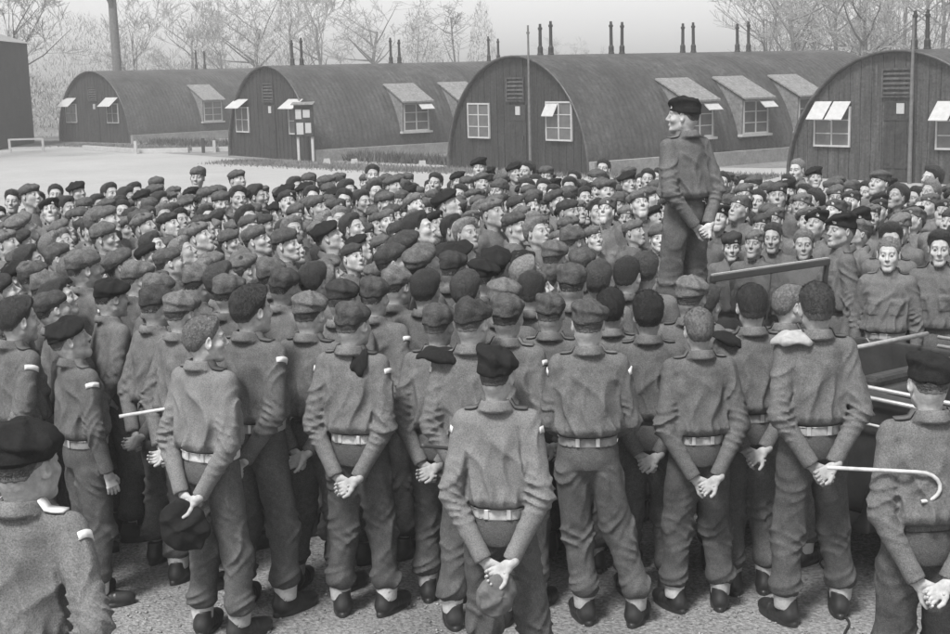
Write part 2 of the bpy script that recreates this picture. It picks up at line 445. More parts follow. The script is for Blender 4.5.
def uniform_sdf(pose, seed):
    rnd = np.random.RandomState(seed); ph = rnd.rand(40) * 6.28
    hx, ch, ln = pose['hip'], pose['chest'], pose['lean']
    armR, armL = [ARMS[k] if isinstance(k, str) else k for k in pose['arms']]
    shR = np.array([.158 + ch, -.012, 1.425]); shL = np.array([-.158 + ch, -.012, 1.425])
    eR, wR = map(np.array, armR); eL, wL = [np.array(mirror(q)) for q in armL]
    eR = eR + [ch, 0, 0]; eL = eL + [ch, 0, 0]; wR = wR + [hx, 0, 0]; wL = wL + [hx, 0, 0]
    kR = np.array([(pose['fr'][0] + .09 + hx) / 2, pose['fr'][1] * .5 + .02, .49]); kL = np.array([(pose['fl'][0] - .09 + hx) / 2, pose['fl'][1] * .5 + .02, .49])
    aR = np.array([pose['fr'][0], pose['fr'][1] - .02, .16]); aL = np.array([pose['fl'][0], pose['fl'][1] - .02, .16])
    J = dict(shR=shR, shL=shL, eR=eR, eL=eL, wR=wR, wL=wL, kR=kR, kL=kL, aR=aR, aL=aL, hipR=np.array([.085 + hx, 0, .88]), hipL=np.array([-.085 + hx, 0, .88]))
    blx = rnd.uniform(.88, 1.0); blo = rnd.uniform(.012, .026)
    Z = [.98, 1.02, 1.055, 1.075, 1.11, 1.17, 1.28, 1.37, 1.44, 1.485, 1.52]
    RX = [.150, .146, .146, .158 + blo, .168 + blo, .172 + blo * .6, .178, .178, .150, .085, .05]
    RY = [.112, .108, .108, .122 + blo, .134 + blo, .132 + blo * .5, .126, .118, .10, .075, .05]
    CY = [-.008, -.006, -.004, -.008, -.012, -.012, -.010, -.012, -.018, -.028, -.032]
    def loft(P, grow=0.0, wr=True):
        z = P[:, 2]; rx = np.interp(z, Z, RX) * blx + grow; ry = np.interp(z, Z, RY) + grow
        cx = hx + (ch - hx) * sst(z, 1.0, 1.4); cy = np.interp(z, Z, CY) + ln * sst(z, 1.0, 1.5) * 0
        qx = (P[:, 0] - cx) / rx; qy = (P[:, 1] - cy) / ry
        e = 2.35; q = (np.abs(qx) ** e + np.abs(qy) ** e) ** (1 / e)
        d = (q - 1) * np.minimum(rx, ry)
        if wr:
            a = np.arctan2(qy, qx)
            wz = sst(z, 1.045, 1.09) * (1 - sst(z, 1.22, 1.42))
            fo = ridge(a * 5.5 + 1.1 * np.sin(z * 14 + ph[0]) + ph[1] + (z - 1.1) * 6 * np.sin(a + ph[20])) * .020 * wz
            fo += ridge(a * 9 + 1.5 * np.sin(z * 9 + ph[2]) + ph[3]) * .013 * wz * (1 - sst(z, 1.10, 1.2))
            # drag lines across the back from the arm pits
            fo += ridge((P[:, 0] - cx) * 16 + (z - 1.3) * rnd_m + 1.0 * np.sin(z * 17 + ph[4]) + ph[5]) * .014 * sst(z, 1.12, 1.25) * (1 - sst(z, 1.36, 1.45))
            fo += .006 * np.sin(P[:, 0] * 27 + ph[6]) * np.sin(z * 19 + ph[7])
            # breast pockets
            px = np.abs(P[:, 0] - cx)
            fo += .007 * (sst(px, .035, .045) - sst(px, .135, .145)) * (sst(z, 1.20, 1.208) - sst(z, 1.315, 1.323)) * (P[:, 1] > .03)
            fo += .005 * (sst(px, .035, .045) - sst(px, .135, .145)) * (sst(z, 1.275, 1.281) - sst(z, 1.315, 1.323)) * (P[:, 1] > .03)
            fo += .005 * (1 - sst(px, .018, .026)) * (P[:, 1] > .03)
            d = d - fo + .004
        return d
    rnd_m = rnd.uniform(-8, 8)
    sv = np.array([.6, .5, .62])
    def sleeve(P, sh, e, w, o):
        d = cap(P, sh, e, .066, .057)
        d = smin(d, cap(P, e, w, .056, .044), .012)
        d = d - wrinkle_limb(P, sh, e, .009, .062, 1.6 * (1 if o else -1), ph[10 + o], .95, .3, sv)
        d = d - wrinkle_limb(P, e, w, .008, .055, -1.7 * (1 if o else -1), ph[12 + o], .1, .35, sv)
        d = d - wrinkle_limb(P, sh, e, .007, .13, 1.6, ph[14 + o], .35, .5, sv[::-1])
        u = (w - e) / np.linalg.norm(w - e); s = (P - w) @ u
        cuff = np.maximum(nrm(P - w - s[:, None] * u) - .043, np.abs(s + .03) - .03)
        d = np.maximum(d + .004, s + .004)
        return smin(d, cuff, .006)
    def blouse(P):
        d = loft(P)
        d = smax(d, .995 - P[:, 2], .01)
        d = smax(d, P[:, 2] - 1.50, .01)
        d = smin(d, cap(P, (ch + .045, -.032, 1.468), shR + [0, 0, .012], .044, .052), .035)
        d = smin(d, cap(P, (ch - .045, -.032, 1.468), shL + [0, 0, .012], .044, .052), .035)
        d = smin(d, sleeve(P, shR, eR, wR, 0), .022)
        d = smin(d, sleeve(P, shL, eL, wL, 1), .022)
        # stand-and-fall collar
        q = P - np.array([ch, -.036, 1.508]); tl = q[:, 2] + .18 * q[:, 1]
        rr = np.hypot(q[:, 0], q[:, 1] * .94)
        col = np.maximum(np.abs(rr - (.071 - tl * .25)) - .0075, np.abs(tl) - .030)
        col = np.maximum(col, (q[:, 1] - .055) + 1.2 * np.abs(q[:, 0]) * 0)
        col2 = np.maximum(np.abs(rr - (.079 - tl * .42)) - .006, np.abs(tl - .004) - .024)
        d = smin(d, np.minimum(col, col2), .006)
        return d
    def trousers(P):
        z = P[:, 2]
        q = P - np.array([hx, -.006, .95])
        d = ell(q, (0, 0, -.005), (.168, .128, .135))
        d = smin(d, np.maximum((np.hypot(q[:, 0] / .158, q[:, 1] / .118) - 1) * .118, np.abs(q[:, 2] - .02) - .075), .03)
        d = smax(d, z - 1.032, .006)
        for s, h0, k, a, o in ((1, J['hipR'], kR, aR, 0), (-1, J['hipL'], kL, aL, 1)):
            l = cap(P, h0 + [0, -.008, -.02], k, .098, .078)
            l = smin(l, cap(P, k, a + [0, 0, .05], .078, .070), .03)
            l = smin(l, ell(P, a + [0, 0, .055], (.078, .082, .062)), .03)
            l = l - wrinkle_limb(P, h0, k, .008, .11, 1.1 * s, ph[22 + o], .95, .35, sv)
            l = l - wrinkle_limb(P, k, a, .008, .10, -1.2 * s, ph[24 + o], .1, .4, sv)
            l = l - wrinkle_limb(P, k, a, .009, .065, 1.0, ph[26 + o], .85, .2, sv[::-1])
            l = l - wrinkle_limb(P, h0, k, .008, .12, -1.3 * s, ph[28 + o], .15, .3, sv)
            l = l - .008 * ridge(P[:, 0] * 17 + .8 * np.sin(z * 7 + ph[30]) + ph[34]) - .005 * np.sin(P[:, 0] * 30 + 2 * np.sin(z * 9 + ph[30]) + ph[31]) * np.sin(z * 13 + ph[32 + o])
            l = smax(l, a[2] - .004 - z, .012)
            d = smin(d, l, .022)
        return d
    return blouse, trousers, loft, J
def boot_mesh(h):
    def f(P):
        d = cap(P, (0, -.055, .055), (0, .075, .050), .046, .047)
        d = smin(d, ell(P, (0, .125, .045), (.050, .072, .043)), .03)
        d = smin(d, cap(P, (0, -.045, .07), (0, -.035, .135), .047, .050), .03)
        sole = np.maximum(np.maximum(np.abs(P[:, 0]) - (.045 + .01 * sst(P[:, 1], 0, .1)), np.abs(P[:, 1] - .045) - .148), np.abs(P[:, 2] - .012) - .012)
        so = smax(ell(P, (0, .045, .012), (.054, .152, .2)), np.abs(P[:, 2] - .014) - .014, .004)
        d = smax(d, .018 - P[:, 2], .006)
        d = smin(d, so, .004)
        d = smax(d, P[:, 2] - .145, .005)
        d = d - .0025 * ridge(P[:, 1] * 120) * (np.abs(P[:, 1] - .04) < .04) * (P[:, 2] > .03)
        return d
    return polygonize(f, (-.075, -.13, -.012), (.075, .215, .165), h, margin=.01)
def anklet_mesh(h):
    def f(P):
        d = np.abs(np.hypot(P[:, 0], P[:, 1] * .92) - (.052 + .10 * (P[:, 2] - .11) )) - .005
        return smax(d, np.abs(P[:, 2] - .145) - .055, .003)
    return polygonize(f, (-.09, -.09, .07), (.09, .09, .22), h, margin=.01)
GEO = {}
def shared(key, fn):
    if key not in GEO: GEO[key] = fn()
    return GEO[key]
def head_xf(pose, yaw, pitch, roll=0.0, hs=1.01):
    """returns function mapping head-local verts to person space"""
    R = rotm('Z', -yaw) @ rotm('X', pitch) @ rotm('Y', roll)
    piv = np.array([0, -.035, -.10]); org = np.array([pose['chest'], pose['lean'] , 1.636]); S_ = hs
    def T(V):
        w = sst(V[:, 2], -.175, -.085)[:, None]
        Vr = (V - piv) @ R.T + piv
        return (V * (1 - w) + Vr * w) * S_ + org
    M4 = Matrix((R * S_).tolist()).to_4x4(); M4.translation = Vector(org + (piv - R @ piv) * S_)
    return T, M4

def soldier(spec, fine=True):
    """builds one man with the feet at the origin, facing +Y. returns the root Empty"""
    rnd = random.Random(spec['seed'])
    hb, hh_, hd = (.0085, .004, .0034) if fine else (.0145, .0052, .0075)
    pose = spec.get('pose') or default_pose(rnd, spec.get('arms', 'behind'))
    blouse, trousers, loft, J = uniform_sdf(pose, spec['seed'])
    root = empty('soldier')
    # ---- body: head, neck, hands and what the clothes hide, one mesh
    hk = spec.get('head', spec['seed'] % 5); V, Q, mi = get_head(hk, hh_)
    T, M4 = head_xf(pose, spec.get('yaw', 0), spec.get('hpitch', .0), spec.get('hroll', 0.0), spec.get('hs', 1.01))
    parts = [(T(V), Q, mi)]
    def core(P):
        d = cap(P, (pose['chest'], -.02, 1.40), (pose['hip'], -.01, 1.0), .085, .085)
        d = smin(d, cap(P, (pose['chest'], -.03, 1.38), (pose['chest'], -.03, 1.50), .07, .045), .03)
        for a, b, r1, r2 in (('shR', 'eR', .042, .034), ('eR', 'wR', .034, .024), ('shL', 'eL', .042, .034), ('eL', 'wL', .034, .024),
                             ('hipR', 'kR', .065, .045), ('hipL', 'kL', .065, .045)):
            d = smin(d, cap(P, J[a], J[b], r1, r2), .02)
        for s in 'RL':
            d = smin(d, cap(P, J['k' + s], J['a' + s] * [1, 1, 0] + [0, 0, .10], .045, .032), .02)
        return smin(d, cap(P, J['shR'], J['shL'], .045), .03)
    parts.append(polygonize(core, (-.45, -.35, .04), (.45, .35, 1.6), .022, margin=.01) + (0,))
    for sd, ak in ((1, pose['arms'][0]), (-1, pose['arms'][1])):
        w = J['wR'] if sd > 0 else J['wL']; e = J['eR'] if sd > 0 else J['eL']
        k = ak if isinstance(ak, str) else spec.get('handk', 'behind')
        fa = (w - e) / np.linalg.norm(w - e)
        if k in ('behind', 'behind_low', 'clasp'):
            dr = fa * .55 + np.array([-sd * .75, -.03, -.05 - .10 * (sd > 0)]); palm = (-sd * .15, -1, -.05 + .3 * sd)
            ww = w + fa * .012 + np.array([0, (-.022 if sd > 0 else .012), 0.0])
            hs = dict(w=ww, dr=dr, palm=palm, side=sd * -1, curl=rnd.uniform(.6, .95), thumb=rnd.uniform(.3, .8))
        elif k == 'hang':
            hs = dict(w=w + fa * .012, dr=fa + np.array([0, .1, -.2]), palm=(-sd, .1, 0), side=sd, curl=.38, thumb=.4)
        else:
            hs = dict(w=w + fa * .012, dr=fa + np.array([-sd * .3, 0, 0]), palm=(-sd * .3, -.6, -.6), side=sd * 1, curl=.6, thumb=.5)
        Vh, Qh = hand_mesh(hs, hd); parts.append((Vh, Qh, 0))
    V, Q, mi = merge(parts)
    link('body', np_mesh('body', V, Q, [M[k] for k in SK], mi), root)
    # ---- clothing
    V, Q = polygonize(blouse, (-.42, -.34, .80), (.42, .40, 1.57), hb)
    link('battledress_blouse', np_mesh('blouse', V, Q, [M[spec.get('cloth', 'serge')]]), root)
    V, Q = polygonize(trousers, (-.40, -.30, .12), (.40, .30, 1.06), hb * 1.05)
    link('trousers', np_mesh('trousers', V, Q, [M[spec.get('tcloth', 'serge_trousers')]]), root)
    if spec.get('belt'):
        bz = 1.038
        def fb(P): return smax(np.abs(loft(P, .0, False) - .012) - .005, np.abs(P[:, 2] - bz) - .027, .003)
        V, Q = polygonize(fb, (-.24, -.2, .98), (.24, .2, 1.1), .008 if fine else .012, margin=.01)
        be = link('belt', np_mesh('belt', V, Q, [M[spec['belt']]]), root)
        def edge(x, sgn):
            ys = np.linspace(0, sgn * .2, 200); P = np.stack([np.full(200, x), ys, np.full(200, bz)], 1)
            return float(ys[np.argmin(np.abs(loft(P, 0, False) - .019))])
        for x in (-.055, .055):
            y = edge(x + pose['hip'], -1)
            MB().box(x + pose['hip'] - .011, y - .006, bz - .022, x + pose['hip'] + .011, y + .001, bz + .024).build('buckle', M['brass'], be, bevel=.003)
        y = edge(pose['hip'], 1)
        MB().box(pose['hip'] - .03, y - .001, bz - .026, pose['hip'] + .03, y + .006, bz + .026).build('buckle', M['brass'], be, bevel=.003)
    if spec.get('straps', fine):
        for s, sh in ((1, J['shR']), (-1, J['shL'])):
            tops = []
            for t in (0.10, .25, .42, .58, .74):
                x = (pose['chest'] + s * .062) * (1 - t) + (sh[0] + s * .03) * t; y = -.034 * (1 - t) + sh[1] * t
                zz = np.linspace(1.58, 1.38, 120); P = np.stack([np.full(120, x), np.full(120, y), zz], 1)
                dd = blouse(P); z = zz[np.argmax(dd < .002)]; tops.append(Vector((x, y, z + .001)))
            m = MB(); vs = []; n = len(tops)
            for i, p in enumerate(tops):
                wy = .026 if i < n - 1 else .022
                vs += [p + Vector((0, -wy, -.001)), p + Vector((0, wy, -.001)), p + Vector((0, wy, .006)), p + Vector((0, -wy, .006))]
            fs = []
            for i in range(n - 1):
                b = i * 4
                for k in range(4): fs.append((b + k, b + (k + 1) % 4, b + 4 + (k + 1) % 4, b + 4 + k))
            fs += [(3, 2, 1, 0), (n * 4 - 4, n * 4 - 3, n * 4 - 2, n * 4 - 1)]
            m.add(vs, fs); m.build('shoulder_strap', M[spec.get('strapm', 'strap_cloth')], root, smooth=True)
    if spec.get('title'):
        for s, sh, e in ((1, J['shR'], J['eR']), (-1, J['shL'], J['eL'])):
            u = (e - sh) / np.linalg.norm(e - sh)
            n0 = np.array([s * .8, 0, .25]); n0 -= u * (n0 @ u); n0 /= np.linalg.norm(n0); t0 = np.cross(u, n0)
            vs = []; K = 9
            for i in range(K):
                ang = (i / (K - 1) - .5) * 1.35; dirv = n0 * math.cos(ang) + t0 * math.sin(ang)
                bend = .012 * (1 - math.cos(ang * 1.1)) * 2
                for along in (.022 + bend, .050 + bend):
                    base = sh + u * along; r = np.linspace(.03, .13, 160)
                    P = base + r[:, None] * dirv; rr = r[np.argmax(blouse(P) > .0015)]
                    vs += [base + dirv * (rr - .001), base + dirv * (rr + .004)]
            fs = []
            for i in range(K - 1):
                a = i * 4; b = a + 4
                fs += [(a + 1, b + 1, b + 3, a + 3), (a, a + 2, b + 2, b), (a, b, b + 1, a + 1), (a + 2, a + 3, b + 3, b + 2)]
            fs += [(0, 1, 3, 2), (K * 4 - 4, K * 4 - 2, K * 4 - 1, K * 4 - 3)]
            MB().add(vs, fs).build('shoulder_title', M['title'], root, smooth=True)
    # ---- boots
    bm_ = shared(('boot', fine), lambda: np_mesh('boot', *boot_mesh(.0065 if fine else .012), [M['boot']]))
    am = shared(('anklet', fine), lambda: np_mesh('anklet', *anklet_mesh(.0075 if fine else .012), [M['webbing']]))
    for s, p, tw in ((1, pose['fr'], pose['tr']), (-1, pose['fl'], pose['tl'])):
        b = link('boot', bm_, root, (p[0], p[1], 0)); b.rotation_euler.z = -s * tw
        if spec.get('anklets', True) and (fine or spec.get('anklets')):
            a = link('anklet', am, root, (p[0], p[1] - .02, 0))
    # ---- hair and cap
    hat = spec.get('hat')
    style = 'under' if hat else spec.get('hair', 'short')
    hm = shared(('hair', hk, style, fine), lambda: np_mesh('hair', *(lambda t: (t[0], t[1], [M['hair_dark'], M['stubble']], t[2]))(hair_mesh(HEADV[hk], style, .0045 if fine else .007, hk))))
    ho = link('hair', hm, root); ho.matrix_local = M4
    if spec.get('hairm', 'hair_dark') != 'hair_dark':
        ho.material_slots[0].link = 'OBJECT'; ho.material_slots[0].material = M[spec['hairm']]
    if hat:
        kind, mk = hat; hs = spec.get('hatseed', spec['seed'] % 4)
        bm2 = shared(('hat', kind, mk, hs, fine), lambda: np_mesh('beret', *(lambda t: (t[0], t[1], [M[mk], M['brass']], t[2]))(beret_mesh(kind, .005 if fine else .008, hs))))
        bo = link('beret', bm2, root); bo.matrix_local = M4 @ Matrix.Diagonal((spec.get('cs', 1),) * 3 + (1,))
    return root
def place(root, x, y, yaw, height=1.76, z=0.0, wx=.97):
    root.location = (x, y, z); root.rotation_euler = (0, 0, -yaw); s = height / 1.775
    root.scale = (s * wx, s, s)

# ================================================================== SETTING
M['gravel'] = mat('gravel', 0.19, 0.95, noise=(1.2, 0.25, 40, 0.6), bump=(60, 0.8, 0.03))
M['concrete'] = mat('concrete', 0.285, 0.92, noise=(0.25, 0.10, 1.5, .06, 12, 0.10), bump=(30, 0.2, 0.01))
M['meadow'] = mat('meadow', 0.16, 0.98, noise=(0.5, 0.3, 8, 0.3), bump=(8, 0.8, 0.1))
M['kerbstone'] = mat('kerbstone', 0.36, 0.9, noise=(6, 0.15))
M['hut_roof'] = mat('hut_roof', 0.040, 0.5, noise=(0.7, 0.45, 3, 0.35, 11, 0.65), bump=(40, 0.4, 0.01), spec=0.55, wave=((0.6, 9, 0.6), 0.12))
M['hut_boards'] = mat('hut_boards', 0.030, 0.85, noise=(1.4, 0.25, 12, 0.55), wave=((14, 1, .7), 0.32), spec=0.2)
M['hut_boards_pale'] = mat('hut_boards_pale', 0.052, 0.85, noise=(1.4, 0.25, 14, 0.5), wave=((14, 1, .7), 0.38), spec=0.2)
M['white_paint'] = mat('white_paint', 0.37, 0.7, noise=(8, 0.12))
M['dormer_roof'] = mat('dormer_roof', 0.17, 0.8, noise=(3, 0.22, 12, 0.35))
M['pale_board'] = mat('pale_board', 0.15, 0.85, noise=(3, 0.2, 12, .35))
M['pane'] = mat('pane', 0.09, 0.12, noise=(3, 0.3), spec=0.6)
M['iron'] = mat('iron', 0.03, 0.7, noise=(10, 0.3))
M['brick_dark'] = mat('brick_dark', 0.032, 0.9, noise=(1.5, 0.3, 20, 0.25), wave=((2, 2, 14), 0.15))
M['slate'] = mat('slate', 0.24, 0.7, noise=(3, 0.2))
M['foundation'] = mat('foundation', 0.22, 0.9, noise=(2, 0.25, 12, 0.2))
M['bark'] = mat('bark', 0.12, 0.95, noise=(8, 0.3), bump=(20, 0.6, 0.02))
M['twig'] = mat('twig', 0.20, 0.95)
M['scrub'] = mat('scrub', 0.26, 0.95, noise=(2, 0.4))
M['notice_paper'] = mat('notice_paper', 0.36, 0.9, noise=(30, 0.1))
M['car_paint'] = mat('car_paint', 0.035, 0.35, noise=(6, 0.3, 60, 0.15), spec=0.5)
M['chrome'] = mat('chrome', 0.42, 0.4, metal=0.4, noise=(20, .2))
M['leather'] = mat('leather', 0.03, 0.5, noise=(20, 0.4), bump=(30, 0.4, 0.01))
M['canvas'] = mat('canvas', 0.30, 0.9, noise=(20, 0.2), bump=(60, 0.4, 0.01))
M['rubber'] = mat('rubber', 0.02, 0.8, bump=(40, 0.3, 0.01))
M['lens'] = mat('lens', 0.5, 0.1, spec=0.8)
g = bpy.data.materials.new('windscreen_glass'); g.use_nodes = True; gn, gl = g.node_tree.nodes, g.node_tree.links
gn.clear(); go = gn.new('ShaderNodeOutputMaterial'); gm = gn.new('ShaderNodeMixShader'); gt = gn.new('ShaderNodeBsdfTransparent'); gg = gn.new('ShaderNodeBsdfGlossy')
gt.inputs[0].default_value = (.86, .86, .86, 1); gg.inputs['Roughness'].default_value = .08; gg.inputs[0].default_value = (.8, .8, .8, 1); gm.inputs[0].default_value = .16
gl.new(gt.outputs[0], gm.inputs[1]); gl.new(gg.outputs[0], gm.inputs[2]); gl.new(gm.outputs[0], go.inputs[0]); M['glass'] = g

def sheet(name, pts, z, m, kind='structure'):
    me = bpy.data.meshes.new(name); me.from_pydata([(x, y, z) for x, y in pts], [], [tuple(range(len(pts)))]); me.materials.append(m); me.update()
    return tag(link(name, me), kind=kind)
sheet('ground', [(-1200, -300), (1200, -300), (1200, 1500), (-1200, 1500)], 0.0, M['meadow'])
sheet('gravel_ground', [(-40, -6), (40, -6), (40, 12.5), (-40, 12.5)], 0.004, M['gravel'])
sheet('parade_ground', [(-45, 12.5), (45, 12.5), (45, 31), (24, 40), (9, 41.5), (0, 47), (-6, 50.5), (-13, 60), (-21, 71), (-30, 80), (-45, 88)], 0.004, M['concrete'])
# loose stones on the near gravel
rs = np.random.RandomState(4); n = 5200
cx = rs.uniform(-4.5, 4.5, n); cy = rs.uniform(5.2, 9.0, n); sz = rs.uniform(.004, .014, n)
base = np.array([(1, 0, 0), (-1, 0, 0), (0, 1, 0), (0, -1, 0), (0, 0, .7), (0, 0, -.3)], float)
fc = np.array([(0, 2, 4), (2, 1, 4), (1, 3, 4), (3, 0, 4), (2, 0, 5), (1, 2, 5), (3, 1, 5), (0, 3, 5)])
Vs = (base[None] * sz[:, None, None] * rs.uniform(.6, 1.3, (n, 6, 1)) + np.stack([cx, cy, np.full(n, .007)], 1)[:, None]).reshape(-1, 3)
M['stone'] = mat('stone', 0.2, 0.9, noise=(3, 0.5, 25, 0.4))
tag(link('loose_gravel', np_mesh('loose_gravel', Vs, (fc[None] + np.arange(n)[:, None, None] * 6).reshape(-1, 3), [M['stone']], smooth=False)), kind='stuff')

# ------------------------------------------------------------------ nissen huts
def window_unit(parent, w, h, cols, rows, depth=.05):
    """frame centred on x, base z=0, facing -Y; the pane is its sub-part"""
    f = MB(); b = .05
    f.box(-w / 2, -depth, 0, -w / 2 + b, 0, h); f.box(w / 2 - b, -depth, 0, w / 2, 0, h)
    f.box(-w / 2 + b, -depth, 0, w / 2 - b, 0, b); f.box(-w / 2 + b, -depth, h - b, w / 2 - b, 0, h)
    for i in range(1, cols):
        x = -w / 2 + w * i / cols; bb = .045 if cols == 2 else .02; f.box(x - bb / 2, -depth + .004, b, x + bb / 2, -.004, h - b)
    for j in range(1, rows):
        z = h * j / rows
        for i in range(cols):
            f.box(-w / 2 + w * i / cols + .024, -depth + .006, z - .014, -w / 2 + w * (i + 1) / cols - .024, -.006, z + .014)
    fo = f.build('window', M['white_paint'], parent)
    MB().box(-w / 2 + b, -.026, b, w / 2 - b, -.020, h - b).build('pane', M['pane'], fo)
    return fo
def flap(parent, x0, x1, z0, z1, out):
    m = MB(); t = .02
    m.hexa([(x0, -.03, z1), (x1, -.03, z1), (x1, -out, z0), (x0, -out, z0)], [(x0, -.03, z1 + t), (x1, -.03, z1 + t), (x1, -out, z0 + t), (x0, -out, z0 + t)])
    return m.build('window_flap', M['white_paint'], parent)
def stovepipe(root, y, R, h=1.0, lean=0.0):
    m = MB(); z0 = R - .08
    prof = [(0, .10), (.10, .10), (.14, .085), (.30, .085), (.36, .055), (h - .12, .05), (h - .11, .07), (h - .05, .07), (h - .04, .045), (h + .06, .04)]
    m.tube([(lean * q[0], y + 0 * q[0], z0 + q[0]) for q in prof], [q[1] for q in prof], 10)
    return m.build('stovepipe', M['iron'], root, smooth=False)
def hut(gx, gy, R, ang, L, label, wins, dorms, pipes, pale=False, door=True):
    root = empty('nissen_hut', (gx, gy, 0), -math.radians(ang))
    tag(root, label, 'hut', 'nissen huts beyond the parade ground')
    # corrugated shell: ribs run over the arch
    ny = int(L / .05); na = 36
    yy = np.linspace(-.14, L, ny); rr = R + .007 * np.sin(yy * 2 * PI / .2)
    th = np.linspace(0, PI, na + 1)
    out = np.stack([np.cos(th)[None] * rr[:, None], np.repeat(yy[:, None], na + 1, 1), np.sin(th)[None] * rr[:, None]], -1)
    rng = np.random.RandomState(int(gx * 10) & 255)
    inn = np.stack([np.cos(th)[None] * (rr[:, None] - .05), np.repeat(yy[:, None], na + 1, 1), np.sin(th)[None] * (rr[:, None] - .05)], -1)
    V = np.concatenate([out.reshape(-1, 3), inn.reshape(-1, 3)]); W = na + 1; K = ny * W
    i, j = np.meshgrid(np.arange(ny - 1), np.arange(na), indexing='ij'); i = i.ravel(); j = j.ravel()
    q1 = np.stack([i * W + j, (i + 1) * W + j, (i + 1) * W + j + 1, i * W + j + 1], 1)
    q2 = q1[:, ::-1] + K
    j = np.arange(na); q3 = np.stack([j, j + 1, K + j + 1, K + j], 1)
    e = (ny - 1) * W; q4 = np.stack([e + j + 1, e + j, K + e + j, K + e + j + 1], 1)
    rf = link('roof', np_mesh('roof', V, np.concatenate([q1, q2, q3, q4]), [M['hut_roof']]), root)
    # boarded end wall
    for yb, nm in ((0.0, 'end_wall'), (L - .12, 'back_wall')):
        m = MB(); x = -R + .09; k = 0
        while x < R - .12:
            w = .165; x1 = min(x + w, R - .09); za, zb = [math.sqrt(max((R - .06) ** 2 - q * q, .01)) for q in (x, x1)]
            d = .012 * (k % 2) + .004 * math.sin(k * 7.1)
            m.hexa([(x + .004, yb + d, 0), (x1 - .004, yb + d, 0), (x1 - .004, yb + .06, 0), (x + .004, yb + .06, 0)], [(x + .004, yb + d, za), (x1 - .004, yb + d, zb), (x1 - .004, yb + .06, zb), (x + .004, yb + .06, za)])
            x = x1; k += 1
        m.build(nm, M['hut_boards_pale' if pale else 'hut_boards'], root)
    if door:
        d = MB(); 
        for i in range(5): d.box(-.42 + i * .17, -.035 - .006 * (i % 2), .03, -.255 + i * .17, -.004, 2.02)
        d.box(-.42, -.055, 1.55, .43, -.042, 1.68); d.box(-.42, -.055, .35, .43, -.042, .48)
        dd = d.build('door', M['hut_boards'], root); dd.location.x = .1
        MB().box(.30, -.085, .98, .36, -.056, 1.10).build('handle', M['iron'], dd)
        v = MB(); v.box(-.42, -.05, 2.12, .46, -.004, 2.17); v.box(-.42, -.05, 2.80, .46, -.004, 2.85); v.box(-.42, -.05, 2.17, -.37, -.004, 2.80); v.box(.41, -.05, 2.17, .46, -.004, 2.80)
        for i in range(5): v.hexa([(-.37, -.045, 2.20 + i * .12), (.41, -.045, 2.20 + i * .12), (.41, -.01, 2.25 + i * .12), (-.37, -.01, 2.25 + i * .12)], [(-.37, -.045, 2.215 + i * .12), (.41, -.045, 2.215 + i * .12), (.41, -.01, 2.265 + i * .12), (-.37, -.01, 2.265 + i * .12)])
        v.build('vent_louvre', M['hut_boards_pale'], root)
        MB().box(.05, -.03, 1.72 + .0, .27, -.058, 1.98).build('door_notice', M['notice_paper'], root)
    for (x, z, w, h, cols, rows, flaps) in wins:
        f = window_unit(root, w, h, cols, rows); f.location = (x, -.02, z)
        for (a, b, zz0, zz1, o) in flaps:
            flap(root, x + a, x + b, z + zz0, z + zz1, o)
    for t in dorms:
        dr = empty('dormer'); dr.parent = root; dr.location = (0, t, 0)
        W_ = 1.38; x0 = R - .05; zt = 2.04; x1 = R * .66; z1 = math.sqrt(R * R - x1 * x1) + .03
        m = MB(); m.hexa([(x1, -W_ / 2, z1), (x0 + .28, -W_ / 2, zt - .06), (x0 + .28, W_ / 2, zt - .06), (x1, W_ / 2, z1)], [(x1, -W_ / 2, z1 + .05), (x0 + .28, -W_ / 2, zt), (x0 + .28, W_ / 2, zt), (x1, W_ / 2, z1 + .05)])
        m.build('dormer_roof', M['dormer_roof'], dr)
        for s in (-1, 1):
            y0, y1 = (s * (W_ / 2 - .10), s * (W_ / 2 - .06)); 
            if y0 > y1: y0, y1 = y1, y0
            pts = []
            for a in np.linspace(math.radians(13), math.acos(x1 / R), 8): pts.append((R * math.cos(a) - .03, R * math.sin(a) - .02))
            pts += [(x0 + .10, zt - .03), (x0 + .06, math.sin(math.radians(13)) * R)]
            n_ = len(pts); vs = [(x, y0, z) for x, z in pts] + [(x, y1, z) for x, z in pts]
            fs = [tuple(range(n_)), tuple(reversed(range(n_, 2 * n_)))] + [(i, i + n_, (i + 1) % n_ + n_, (i + 1) % n_) for i in range(n_)]
            MB().add(vs, fs).build('cheek', M['pale_board'], dr)
        f = window_unit(dr, 1.12, 1.04, 2, 3); f.rotation_euler.z = PI / 2; f.location = (x0 + .04, 0, .92)
        sl = MB(); sl.box(x0 - .05, -.68, .84, x0 + .16, .68, .915); sl.build('sill', M['white_paint'], dr)
        if t in OPENW:
            h_ = MB(); h_.hexa([(x0 + .11, .02, 1.99), (x0 + .11, .60, 1.99), (x0 + .45, .60, 1.72), (x0 + .45, .02, 1.72)], [(x0 + .13, .02, 2.01), (x0 + .13, .60, 2.01), (x0 + .47, .60, 1.74), (x0 + .47, .02, 1.74)])
            h_.build('open_sash', M['white_paint'], dr)
    for y in pipes: stovepipe(root, y, R, 1.0 + .05 * math.sin(y * 5), .02 * math.sin(y * 9))
    fm = MB(); fm.box(R - .02, -.1, 0, R + .22, L, .42); fm.build('plinth', M['foundation'], root)
    return root
OPENW = (4.3, 6.75, 4.4)
